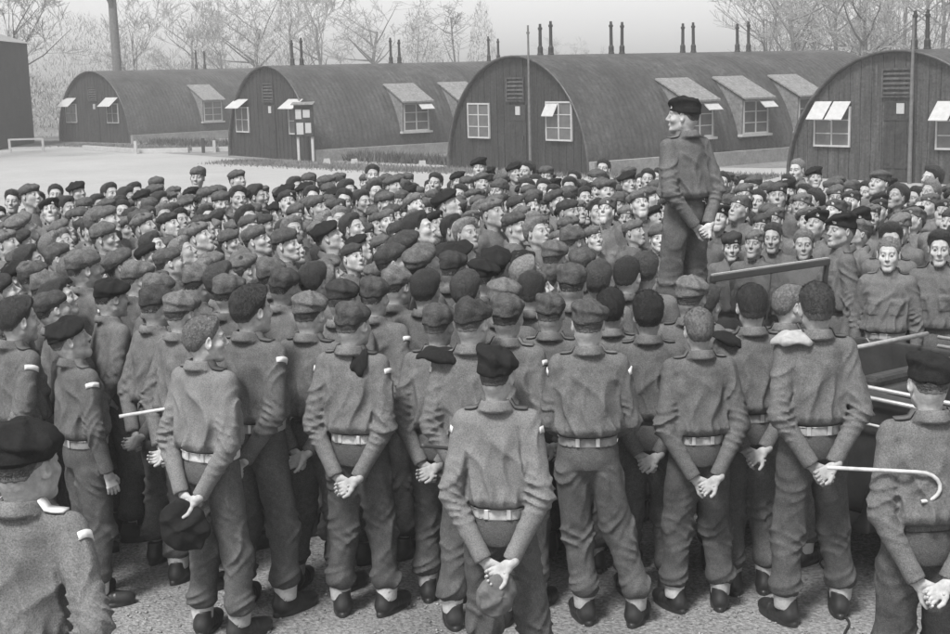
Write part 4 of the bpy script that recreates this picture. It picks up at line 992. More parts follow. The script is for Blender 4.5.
# ================================================================== SOLDIERS
def aim(x, y): return math.atan2(1.54 - x, 10.15 - y)
D = math.radians
G_F = 'soldiers standing in the packed crowd'
K, BK = ('gs', 'cap_khaki'), ('beret', 'cap_black')
def posed(seed, arms='behind', **kw):
    p = default_pose(random.Random(seed + 500), arms); p.update(kw); return p
FG = [
 # x, y, height, body yaw deg, spec, label
 (0.09, 6.07, 1.77, 8, dict(hat=BK, head=1, yaw=.12, belt='webbing', cloth='serge_light', tcloth='serge_trousers', title=True, hatseed=0, pose=posed(1, 'behind_low', fr=(.20, .05), fl=(-.10, .0))), 'soldier in black beret and white belt standing alone nearest the crowd, back turned, centre'),
 (1.88, 5.69, 1.77, 2, dict(hat=BK, head=0, yaw=-.1, hatseed=1, pose=posed(2, 'behind_low')), 'soldier in black beret at the right edge with a cane under his arm'),
 (-1.545, 4.58, 1.83, 12, dict(hat=('gs', 'cap_black'), head=2, hs=1.12, cs=1.04, yaw=.30, strapm='title', title=True, hatseed=2, pose=posed(3, 'hip')), 'largest soldier cut off in the bottom left corner, white shoulder strap'),
 (-1.41, 7.17, 1.76, 32, dict(hair='short', hairm='hair_fair', head=1, yaw=.62, belt='webbing', cloth='serge_light', pose=posed(4, 'behind_low', fr=(.14, .02), fl=(-.12, .0))), 'bareheaded soldier with close-cropped hair in profile, white belt, cap held behind him'),
 (-2.23, 7.72, 1.67, 52, dict(hat=BK, head=3, yaw=.35, hpitch=.28, belt='webbing_dull', title=True, hatseed=3, pose=posed(5, 'hang')), 'short soldier near left edge looking up in profile, white shoulder title'),
 (-1.22, 7.55, 1.85, 30, dict(hair='full', head=0, yaw=.35, belt='webbing_dull', title=True, pose=posed(6, 'behind')), 'tall bareheaded dark-haired soldier right of the cropped-hair man'),
 (-0.66, 7.44, 1.77, 18, dict(hat=K, head=2, yaw=.3, belt='webbing', title=True, hatseed=0, pose=posed(7, 'behind_low')), 'soldier in khaki cap with black beret hanging from his right shoulder, hands clasped'),
 (-0.21, 7.60, 1.72, 18, dict(hat=K, head=3, yaw=.1, hatseed=1), 'shorter soldier in khaki cap left of the man with a beret on his left shoulder'),
 (-0.02, 7.25, 1.80, 10, dict(hat=K, head=0, yaw=.35, hatseed=3, title=True, pose=posed(8, 'behind')), 'soldier in tilted khaki cap with black beret hanging on his left shoulder'),
 (0.18, 7.50, 1.78, 14, dict(hat=K, head=4, hatseed=1, title=True), 'soldier in khaki cap just beyond the lone soldier, right side showing'),
 (0.60, 7.22, 1.78, 4, dict(hat=K, head=2, hatseed=2, title=True, belt='webbing_dull', pose=posed(9, 'front', fr=(.24, .0), fl=(-.05, .03), hip=-.02)), 'stout soldier in khaki cap standing feet apart, arms in front, centre front row'),
 (1.19, 7.37, 1.70, -4, dict(hair='short', hairm='hair_fair', head=1, belt='webbing_dull', pose=posed(10, 'behind_low', fr=(.14, .02), fl=(-.14, .02))), 'fair-haired bareheaded soldier in the front row, hands clasped behind'),
 (1.78, 7.19, 1.85, -3, dict(hair='short', head=4, belt='webbing_dull', pose=posed(11, 'behind', fr=(.17, .06), fl=(-.16, -.02))), 'tall bareheaded soldier with rolled pale cap on his left shoulder'),
 (1.52, 7.64, 1.78, 0, dict(hair='short', head=0, belt='webbing_dull', pose=posed(12, 'behind')), 'bareheaded soldier between the fair-haired man and the tall man'),
 (0.95, 7.65, 1.74, 6, dict(hair='full', head=3), 'dark-haired soldier left of the fair-haired man'),
 (1.26, 8.04, 1.77, 8, dict(hat=K, head=2, hatseed=2, yaw=.3), 'soldier in broad pale cap behind the fair-haired man'),
 (1.39, 8.08 + .3, 1.66, 12, dict(hair='full', head=1, yaw=.5), 'short dark-haired soldier by the left end of the windscreen'),
 (1.84, 8.09, 1.70, 25, dict(hair='short', hairm='hair_fair', head=3, yaw=.9), 'fair soldier facing right in front of the windscreen glass'),
 (-2.61, 7.87, 1.77, 48, dict(hair='full', head=4, title=True, yaw=.1, belt='webbing_dull'), 'dark-haired soldier with white shoulder title at the left edge'),
 (-2.77, 9.01, 1.77, 50, dict(hat=K, head=0), 'soldier in khaki cap behind the left-edge man with the shoulder title'),
 (-2.62, 9.41, 1.86, 48, dict(hat=K, head=1, yaw=.2, title=True, hpitch=.08), 'tall soldier in khaki cap standing head above his neighbours at left'),
 (-2.33, 8.91, 1.72, 55, dict(hat=BK, head=2, hatseed=1), 'soldier in dark beret right of the tall capped soldier at left'),
 (-2.01, 8.78, 1.77, 42, dict(hat=K, head=3, hatseed=0), 'soldier in khaki cap behind the cropped-hair man, farther of two'),
 (-1.91, 8.31, 1.76, 40, dict(hat=K, head=4, hatseed=3), 'soldier in khaki cap behind the cropped-hair man, second nearest'),
 (-1.68, 7.97, 1.77, 40, dict(hat=K, head=0, hatseed=2), 'soldier in khaki cap directly behind the cropped-hair man'),
 (-1.53, 8.64, 1.77, 36, dict(hat=K, head=1, hatseed=1), 'soldier in khaki cap behind the tall dark-haired man'),
 (-1.36, 9.43, 1.77, 34, dict(hat=K, head=2, hatseed=3, hpitch=.15), 'soldier in drooping khaki cap two rows behind the tall dark-haired man'),
 (-1.23, 8.90, 1.77, 34, dict(hat=K, head=3, hatseed=0, hroll=.1), 'soldier in creased khaki cap behind and right of the tall dark-haired man'),
 (-0.94, 7.84, 1.77, 26, dict(hat=K, head=4, hatseed=2), 'soldier in smooth khaki cap between the tall dark-haired and the clasped-hands soldiers'),
 (-1.05, 9.11, 1.77, 30, dict(hair='full', head=0), 'dark-haired soldier three rows back, left of centre'),
 (-2.30, 9.45, 1.77, 50, dict(hat=K, head=1, hatseed=1, yaw=.2), 'soldier in khaki cap facing right, between the tall capped man and his neighbour'),
 (-1.81, 9.16, 1.77, 44, dict(hat=K, head=2, hatseed=3), 'soldier in dark cap four rows behind the cropped-hair man'),
 (-3.02, 11.59, 1.77, 58, dict(hat=BK, head=3, yaw=.2), 'soldier in dark slanting beret among the far left crowd'),
 (0.58, 8.38, 1.82, 6, dict(hat=K, head=4, hatseed=1), 'tall soldier in khaki cap behind the stout soldier'),
 (0.79, 8.08, 1.70, 6, dict(hair='full', head=1), 'short dark-haired soldier right behind the stout soldier'),
 (0.45, 8.00, 1.70, 14, dict(hat=K, head=2, hatseed=0), 'short soldier in khaki cap left behind the stout soldier'),
 (0.80, 8.79, 1.77, 14, dict(hair='full', head=3, hpitch=.1), 'dark-haired soldier looking up, third row behind the stout soldier'),
 (0.99, 9.00, 1.77, 14, dict(hair='short', head=4, yaw=.3), 'dark-haired soldier left of the speaker, third row'),
 (0.95 + .18, 9.18, 1.77, 18, dict(hair='full', head=0), 'dark-haired soldier just below the speaker'),
 (-0.60, 8.38, 1.77, 22, dict(hat=K, head=1, hatseed=0, title=True), 'soldier in khaki cap beyond the clasped-hands soldier, white shoulder title'),
 (-0.51, 8.81, 1.77, 26, dict(hat=K, head=2, hatseed=3, yaw=.2), 'soldier in dark khaki cap farther beyond the clasped-hands soldier'),
 (-0.80, 8.29, 1.77, 26, dict(hat=K, head=3, hatseed=2), 'soldier in khaki cap left beyond the clasped-hands soldier'),
 (-0.30, 8.59, 1.77, 20, dict(hair='full', head=4), 'dark thick-haired soldier beyond the man with a beret on his left shoulder'),
 (-0.04, 8.49, 1.77, 20, dict(hair='full', head=0, hpitch=.1), 'dark thick-haired soldier directly beyond the tilted-cap soldier'),
 (0.16, 8.15, 1.77, 16, dict(hat=K, head=1, hatseed=2, yaw=.4), 'soldier in broad tilted cap showing his cheek, centre second row'),
 (0.36, 8.45, 1.77, 12, dict(hair='short', head=2), 'short-haired soldier left of the tall cap behind the stout soldier'),
 (0.06, 9.04, 1.77, 20, dict(hat=BK, head=3, hatseed=2), 'soldier in dark beret in the centre third row'),
 (-0.16, 9.51, 1.77, 22, dict(hat=K, head=4, hatseed=1, yaw=.3), 'soldier in khaki cap in the centre fourth row'),
 (0.57, 9.99, 1.77, 28, dict(hat=K, head=0, hatseed=2), 'soldier in wide pale khaki cap left of the speaker, fifth row'),
 (0.80, 10.95, 1.77, 50, dict(hat=K, head=1, hatseed=3), 'soldier in khaki cap left of the speaker, sixth row'),
 (2.10, 11.35, 1.64, -160, dict(hat=K, head=3, hatseed=1, yaw=-.2), 'soldier in cap looking out over the windscreen, right of the speaker'),
 (2.42, 11.25, 1.72, -165, dict(hair='short', head=1, yaw=.1), 'bareheaded soldier with lined brow above the windscreen middle'),
 (2.62, 11.0, 1.69, -155, dict(hair='short', hairm='hair_fair', head=2, yaw=-.2), 'fair soldier looking over the right end of the windscreen'),
 (2.80, 10.64, 1.84, -95, dict(hat=BK, head=3, yaw=-.3, hpitch=.1, hatseed=0, pose=posed(30, 'hang')), 'tall soldier in dark beret in profile beside the windscreen'),
 (3.00, 10.05, 1.72, -158, dict(hair='short', hairm='hair_fair', head=4, belt='webbing_dull', pose=posed(31, 'hang')), 'fair bareheaded soldier facing us beyond the car, belt showing, beret on his shoulder'),
 (3.14, 10.50, 1.77, -150, dict(hair='full', head=0, yaw=-.3), 'dark-haired soldier half hidden behind the fair soldier beyond the car'),
 (3.36, 10.02, 1.76, -150, dict(hair='full', head=1, yaw=-.2, pose=posed(32, 'hang')), 'dark-haired soldier facing us beyond the car, right of the fair one'),
 (3.62, 10.45, 1.77, -140, dict(hair='short', head=2, yaw=-.4, pose=posed(33, 'hang')), 'bareheaded soldier at the right edge beyond the car'),
 (3.27, 11.78, 1.77, -140, dict(hat=BK, head=3, hatseed=3), 'soldier in dark beret two rows behind the fair soldier beyond the car'),
 (3.44, 11.20, 1.77, -145, dict(hat=K, head=4, hatseed=0), 'soldier in khaki cap behind the two men facing us beyond the car'),
 (3.92, 16.93, 1.86, -140, dict(hair='short', head=3, hairm='hair_fair'), 'tall fair soldier standing highest in the back row before the largest hut'),
]
PLACED = []
for i, (x, y, h, yw, sp, lab) in enumerate(FG):
    near_ = y < 8.1 or (x > 2.7 and y < 10.7)
    sp = dict(sp); sp.setdefault('seed', 40 + i); sp.setdefault('pose', posed(60 + i, 'behind' if y < 8.5 else random.Random(i).choice(('behind', 'hang', 'front'))))
    r = soldier(sp, fine=near_); place(r, x, y, D(yw), h, wx=.91 if i == 0 else .96); tag(r, lab, 'soldier', G_F)
# the speaker on the bonnet
spk = soldier(dict(seed=900, hat=BK, head=1, hatseed=3, yaw=-.75, hpitch=.05, title=False, cloth='serge', pose=posed(900, 'behind', fr=(.13, .0), fl=(-.13, .05), hip=0)), fine=True)
place(spk, 1.54, 10.12, D(-30), 1.80, .955); tag(spk, 'speaker in black beret standing raised above the crowd, hands behind his back', 'speaker')

# ------------------------------------------------------------------ crowd copies
NEAR = [
(-3.23, 9.16, 'leftmost in first packed row, below the farthest hut'),
(-3.10, 8.88, 'second from left in first packed row, below the farthest hut'),
(-2.88, 8.57, 'third from left in first packed row, below the farthest hut'),
(-2.85, 8.19, 'fourth from left in first packed row, below the farthest hut'),
(-2.57, 8.69, 'fifth from left in first packed row, below the white kerb'),
(-2.51, 8.37, 'sixth from left in first packed row, below the farthest hut'),
(-1.59, 8.94, 'seventh from left in first packed row, below the second hut door'),
(-0.50, 9.33, 'sixth from right in first packed row, below the open dormer'),
(-0.29, 9.06, 'fifth from right in first packed row, below the open dormer'),
(0.19, 9.41, 'fourth from right in first packed row, below the middle hut'),
(0.38, 9.16, 'third from right in first packed row, below the middle hut window'),
(0.42, 8.86, 'second from right in first packed row, below the middle hut window'),
(0.74, 9.22, 'rightmost in first packed row, below the middle hut window'),
(-3.53, 9.93, 'leftmost in second packed row, below the farthest hut'),
(-3.35, 9.53, 'second from left in second packed row, below the farthest hut'),
(-3.18, 9.80, 'third from left in second packed row, below the farthest hut'),
(-2.98, 9.48, 'fourth from left in second packed row, below the farthest hut'),
(-2.76, 9.80, 'fifth from left in second packed row, below the white kerb'),
(-2.41, 9.73, 'sixth from left in second packed row, below the white kerb'),
(-1.88, 9.90, 'seventh from left in second packed row, below the second hut door'),
(-1.57, 9.71, 'seventh from right in second packed row, below the notice board'),
(-0.94, 9.44, 'sixth from right in second packed row, below the open dormer'),
(-0.63, 9.62, 'fifth from right in second packed row, below the open dormer'),
(-0.42, 9.86, 'fourth from right in second packed row, below the open dormer'),
(-0.05, 9.90, 'third from right in second packed row, below the middle hut'),
(0.37, 9.74, 'second from right in second packed row, below the middle hut'),
(0.56, 9.49, 'rightmost in second packed row, below the middle hut window'),
(-3.66, 10.41, 'leftmost in third packed row, below the farthest hut'),
(-3.37, 10.65, 'second from left in third packed row, below the farthest hut'),
(-3.09, 10.47, 'third from left in third packed row, below the white kerb'),
(-2.88, 10.22, 'fourth from left in third packed row, below the white kerb'),
(-2.54, 10.11, 'fifth from left in third packed row, below the white kerb'),
(-2.23, 9.99, 'sixth from left in third packed row, below the second hut door'),
(-2.22, 10.33, 'seventh from left in third packed row, below the second hut door'),
(-1.87, 10.20, 'seventh from right in third packed row, below the second hut door'),
(-1.41, 10.63, 'sixth from right in third packed row, below the notice board'),
(-1.04, 10.11, 'fifth from right in third packed row, below the open dormer'),
(-0.92, 10.73, 'fourth from right in third packed row, below the open dormer'),
(-0.51, 10.19, 'third from right in third packed row, below the open dormer'),
(-0.37, 10.68, 'second from right in third packed row, below the open dormer'),
(-0.17, 10.37, 'rightmost in third packed row, below the middle hut'),
(-3.83, 10.79, 'leftmost in fourth packed row, below the farthest hut'),
(-3.73, 11.20, 'second from left in fourth packed row, below the farthest hut'),
(-3.50, 10.94, 'third from left in fourth packed row, below the farthest hut'),
(-2.93, 11.18, 'fourth from left in fourth packed row, below the white kerb'),
(-2.85, 10.82, 'fifth from left in fourth packed row, below the white kerb'),
(-2.22, 10.82, 'sixth from left in fourth packed row, below the second hut door'),
(-2.15, 11.14, 'seventh from left in fourth packed row, below the second hut door'),
(-1.69, 11.11, 'seventh from right in fourth packed row, below the notice board'),
(-1.40, 10.94, 'sixth from right in fourth packed row, below the notice board'),
(-1.12, 11.11, 'fifth from right in fourth packed row, below the open dormer'),
(-0.72, 11.20, 'fourth from right in fourth packed row, below the open dormer'),
(-0.03, 11.08, 'third from right in fourth packed row, below the middle hut'),
(2.20, 10.96, 'second from right in fourth packed row, right of the speaker'),
(3.72, 10.94, 'rightmost in fourth packed row, by the right edge'),
(-3.33, 11.23, 'leftmost in fifth packed row, below the farthest hut'),
(-2.62, 11.53, 'second from left in fifth packed row, below the white kerb'),
(-2.58, 11.22, 'third from left in fifth packed row, below the white kerb'),
(-2.17, 11.50, 'fourth from left in fifth packed row, below the second hut door'),
(-1.54, 11.40, 'fifth from left in fifth packed row, below the notice board'),
(-1.20, 11.42, 'sixth from left in fifth packed row, below the notice board'),
(-0.34, 11.30, 'seventh from left in fifth packed row, below the open dormer'),
(0.36, 11.49, 'seventh from right in fifth packed row, below the middle hut'),
(0.54, 11.23, 'sixth from right in fifth packed row, below the middle hut window'),
(2.77, 11.35, 'fifth from right in fifth packed row, below the nearest hut window'),
(3.10, 11.25, 'fourth from right in fifth packed row, below the nearest hut window'),
(3.43, 11.51, 'third from right in fifth packed row, by the right edge'),
(3.89, 11.51, 'second from right in fifth packed row, by the right edge'),
(3.90, 11.21, 'rightmost in fifth packed row, by the right edge'),
(-4.06, 11.54, 'leftmost in sixth packed row, below the farthest hut'),
(-3.76, 11.76, 'second from left in sixth packed row, below the farthest hut'),
(-1.85, 11.60, 'third from left in sixth packed row, below the notice board'),
(-0.93, 11.62, 'fourth from left in sixth packed row, below the open dormer'),
(-0.59, 11.61, 'fifth from left in sixth packed row, below the open dormer'),
(-0.13, 11.63, 'sixth from left in sixth packed row, below the middle hut'),
(0.19, 11.77, 'seventh from left in sixth packed row, below the middle hut'),
(0.73, 11.60, 'sixth from right in sixth packed row, below the middle hut window'),
(1.03, 11.74, 'fifth from right in sixth packed row, below the middle hut window'),
(1.56, 11.72, 'fourth from right in sixth packed row, left of the speaker'),
(1.95, 11.69, 'third from right in sixth packed row, right of the speaker'),
(2.39, 11.60, 'second from right in sixth packed row, right of the speaker'),
(2.79, 11.65, 'rightmost in sixth packed row, below the nearest hut window'),
(-4.21, 11.82, 'leftmost in seventh packed row, below the farthest hut'),
(-3.39, 11.77, 'second from left in seventh packed row, below the white kerb'),
(-3.12, 12.01, 'third from left in seventh packed row, below the white kerb'),
(-2.74, 11.82, 'fourth from left in seventh packed row, below the white kerb'),
(-2.40, 12.02, 'fifth from left in seventh packed row, below the second hut door'),
(-1.51, 11.81, 'sixth from left in seventh packed row, below the notice board'),
(-1.34, 12.03, 'seventh from left in seventh packed row, below the notice board'),
(-1.01, 12.01, 'seventh from right in seventh packed row, below the open dormer'),
(-0.62, 11.95, 'sixth from right in seventh packed row, below the open dormer'),
(0.52, 11.92, 'fifth from right in seventh packed row, below the middle hut window'),
(1.40, 12.00, 'fourth from right in seventh packed row, left of the speaker'),
(2.59, 11.97, 'third from right in seventh packed row, below the nearest hut window'),
(3.75, 11.94, 'second from right in seventh packed row, by the right edge'),
(4.13, 11.94, 'rightmost in seventh packed row, by the right edge'),
(-4.27, 12.09, 'leftmost in eighth packed row, below the farthest hut'),
(-3.86, 12.12, 'second from left in eighth packed row, below the farthest hut'),
(-3.56, 12.21, 'third from left in eighth packed row, below the white kerb'),
(-2.63, 12.18, 'fourth from left in eighth packed row, below the second hut door'),
(-2.11, 12.18, 'fifth from left in eighth packed row, below the second hut door'),
(-0.29, 12.06, 'sixth from left in eighth packed row, below the open dormer'),
(0.19, 12.13, 'seventh from left in eighth packed row, below the middle hut'),
(0.86, 12.19, 'seventh from right in eighth packed row, below the middle hut window'),
(1.74, 12.19, 'sixth from right in eighth packed row, left of the speaker'),
(2.11, 12.05, 'fifth from right in eighth packed row, right of the speaker'),
(2.58, 12.28, 'fourth from right in eighth packed row, right of the speaker'),
(3.13, 12.12, 'third from right in eighth packed row, below the nearest hut window'),
(3.49, 12.24, 'second from right in eighth packed row, by the right edge'),
(4.26, 12.24, 'rightmost in eighth packed row, by the right edge'),
(-4.16, 12.34, 'leftmost in ninth packed row, below the farthest hut'),
(-3.26, 12.33, 'second from left in ninth packed row, below the white kerb'),
(-2.92, 12.29, 'third from left in ninth packed row, below the white kerb'),
(-2.36, 12.33, 'fourth from left in ninth packed row, below the second hut door'),
(-1.58, 12.30, 'fifth from left in ninth packed row, below the notice board'),
(-1.25, 12.31, 'sixth from left in ninth packed row, below the open dormer'),
(-0.94, 12.31, 'seventh from left in ninth packed row, below the open dormer'),
(-0.58, 12.36, 'seventh from right in ninth packed row, below the open dormer'),
(0.20, 12.40, 'sixth from right in ninth packed row, below the middle hut'),
(0.60, 12.34, 'fifth from right in ninth packed row, below the middle hut window'),
(1.49, 12.35, 'fourth from right in ninth packed row, left of the speaker'),
(2.06, 12.42, 'third from right in ninth packed row, right of the speaker'),
(3.04, 12.39, 'second from right in ninth packed row, below the nearest hut window'),
(3.86, 12.29, 'rightmost in ninth packed row, by the right edge'),
(-3.73, 12.47, 'leftmost in tenth packed row, below the farthest hut'),
(-3.44, 12.58, 'second from left in tenth packed row, below the white kerb'),
(-3.12, 12.60, 'third from left in tenth packed row, below the white kerb'),
(-2.70, 12.51, 'fourth from left in tenth packed row, below the second hut door'),
(-2.00, 12.52, 'fifth from left in tenth packed row, below the notice board'),
(-1.19, 12.57, 'sixth from left in tenth packed row, below the open dormer'),
(-0.19, 12.45, 'seventh from left in tenth packed row, below the middle hut'),
(0.86, 12.50, 'seventh from right in tenth packed row, below the middle hut window'),
(1.20, 12.44, 'sixth from right in tenth packed row, left of the speaker'),
(1.77, 12.48, 'fifth from right in tenth packed row, left of the speaker'),
(2.38, 12.49, 'fourth from right in tenth packed row, right of the speaker'),
(2.75, 12.60, 'third from right in tenth packed row, below the nearest hut window'),
(3.28, 12.54, 'second from right in tenth packed row, below the nearest hut window'),
(3.64, 12.50, 'rightmost in tenth packed row, by the right edge'),
(-4.42, 12.62, 'leftmost in eleventh packed row, below the farthest hut'),
(-4.02, 12.66, 'second from left in eleventh packed row, below the farthest hut'),
(-2.34, 12.62, 'third from left in eleventh packed row, below the second hut door'),
(-1.67, 12.69, 'fourth from left in eleventh packed row, below the notice board'),
(-0.77, 12.73, 'fifth from left in eleventh packed row, below the open dormer'),
(-0.38, 12.68, 'sixth from left in eleventh packed row, below the open dormer'),
(-0.01, 12.74, 'seventh from left in eleventh packed row, below the middle hut'),
(0.46, 12.69, 'sixth from right in eleventh packed row, below the middle hut'),
(1.14, 12.70, 'fifth from right in eleventh packed row, below the middle hut window'),
(2.00, 12.72, 'fourth from right in eleventh packed row, right of the speaker'),
(2.50, 12.75, 'third from right in eleventh packed row, right of the speaker'),
(3.99, 12.65, 'second from right in eleventh packed row, by the right edge'),
(4.40, 12.71, 'rightmost in eleventh packed row, by the right edge'),
(-4.48, 12.94, 'leftmost in twelfth packed row, below the farthest hut'),
(-4.16, 12.92, 'second from left in twelfth packed row, below the farthest hut'),
(-2.99, 12.88, 'third from left in twelfth packed row, below the white kerb'),
(-2.64, 12.95, 'fourth from left in twelfth packed row, below the second hut door'),
(-2.18, 12.85, 'fifth from left in twelfth packed row, below the notice board'),
(-0.23, 12.94, 'sixth from left in twelfth packed row, below the middle hut'),
(0.88, 12.88, 'seventh from left in twelfth packed row, below the middle hut window'),
(1.43, 12.96, 'seventh from right in twelfth packed row, left of the speaker'),
(1.67, 12.77, 'sixth from right in twelfth packed row, left of the speaker'),
(2.97, 12.78, 'fifth from right in twelfth packed row, below the nearest hut window'),
(3.25, 12.96, 'fourth from right in twelfth packed row, below the nearest hut window'),
(3.45, 12.75, 'third from right in twelfth packed row, below the nearest hut window'),
(3.72, 12.91, 'second from right in twelfth packed row, by the right edge'),
(4.19, 12.93, 'rightmost in twelfth packed row, by the right edge'),
(-3.80, 13.08, 'leftmost in thirteenth packed row, below the white kerb'),
(-3.33, 13.04, 'second from left in thirteenth packed row, below the white kerb'),
(-2.35, 13.09, 'third from left in thirteenth packed row, below the second hut door'),
(-1.94, 13.04, 'fourth from left in thirteenth packed row, below the notice board'),
(-1.64, 13.01, 'fifth from left in thirteenth packed row, below the notice board'),
(-1.29, 12.98, 'sixth from left in thirteenth packed row, below the open dormer'),
(-0.53, 12.97, 'seventh from left in thirteenth packed row, below the open dormer'),
(0.44, 13.03, 'seventh from right in thirteenth packed row, below the middle hut'),
(1.83, 13.06, 'sixth from right in thirteenth packed row, left of the speaker'),
(2.24, 13.10, 'fifth from right in thirteenth packed row, right of the speaker'),
(2.56, 13.16, 'fourth from right in thirteenth packed row, right of the speaker'),
(2.80, 13.00, 'third from right in thirteenth packed row, below the nearest hut window'),
(3.54, 13.15, 'second from right in thirteenth packed row, below the nearest hut window'),
(4.53, 13.12, 'rightmost in thirteenth packed row, by the right edge'),
(-4.53, 13.25, 'leftmost in fourteenth packed row, below the farthest hut'),
(-4.21, 13.23, 'second from left in fourteenth packed row, below the farthest hut'),
(-2.90, 13.20, 'third from left in fourteenth packed row, below the second hut door'),
(-1.75, 13.27, 'fourth from left in fourteenth packed row, below the notice board'),
(-1.44, 13.22, 'fifth from left in fourteenth packed row, below the notice board'),
(-0.89, 13.17, 'sixth from left in fourteenth packed row, below the open dormer'),
(-0.50, 13.24, 'seventh from left in fourteenth packed row, below the open dormer'),
(-0.18, 13.20, 'seventh from right in fourteenth packed row, below the middle hut'),
(0.14, 13.24, 'sixth from right in fourteenth packed row, below the middle hut'),
(1.01, 13.19, 'fifth from right in fourteenth packed row, below the middle hut window'),
(1.54, 13.21, 'fourth from right in fourteenth packed row, left of the speaker'),
(2.88, 13.26, 'third from right in fourteenth packed row, below the nearest hut window'),
(4.22, 13.21, 'second from right in fourteenth packed row, by the right edge'),
(4.76, 13.30, 'rightmost in fourteenth packed row, by the right edge'),
(-4.04, 13.46, 'leftmost in fifteenth packed row, below the farthest hut'),
(-3.44, 13.34, 'second from left in fifteenth packed row, below the white kerb'),
(-2.40, 13.37, 'third from left in fifteenth packed row, below the second hut door'),
(-2.10, 13.32, 'fourth from left in fifteenth packed row, below the notice board'),
(-1.28, 13.44, 'fifth from left in fifteenth packed row, below the open dormer'),
(-0.77, 13.46, 'sixth from left in fifteenth packed row, below the open dormer'),
(0.58, 13.32, 'seventh from left in fifteenth packed row, below the middle hut window'),
(0.84, 13.46, 'seventh from right in fifteenth packed row, below the middle hut window'),
(1.29, 13.48, 'sixth from right in fifteenth packed row, left of the speaker'),
(2.21, 13.49, 'fifth from right in fifteenth packed row, right of the speaker'),
(3.16, 13.36, 'fourth from right in fifteenth packed row, below the nearest hut window'),
(3.49, 13.42, 'third from right in fifteenth packed row, below the nearest hut window'),
(3.90, 13.33, 'second from right in fifteenth packed row, by the right edge'),
(4.39, 13.46, 'rightmost in fifteenth packed row, by the right edge'),
(-4.77, 13.51, 'leftmost in sixteenth packed row, below the farthest hut'),
(-4.40, 13.49, 'second from left in sixteenth packed row, below the farthest hut'),
(-3.76, 13.56, 'third from left in sixteenth packed row, below the white kerb'),
(-3.21, 13.52, 'fourth from left in sixteenth packed row, below the white kerb'),
(-2.84, 13.63, 'fifth from left in sixteenth packed row, below the second hut door'),
(-2.53, 13.61, 'sixth from left in sixteenth packed row, below the second hut door'),
(-2.16, 13.57, 'seventh from left in sixteenth packed row, below the notice board'),
(-1.76, 13.56, 'seventh from right in sixteenth packed row, below the notice board'),
(-0.17, 13.52, 'sixth from right in sixteenth packed row, below the middle hut'),
(0.11, 13.62, 'fifth from right in sixteenth packed row, below the middle hut'),
(1.57, 13.59, 'fourth from right in sixteenth packed row, left of the speaker'),
(1.87, 13.53, 'third from right in sixteenth packed row, left of the speaker'),
(2.63, 13.50, 'second from right in sixteenth packed row, right of the speaker'),
(4.09, 13.54, 'rightmost in sixteenth packed row, by the right edge')]
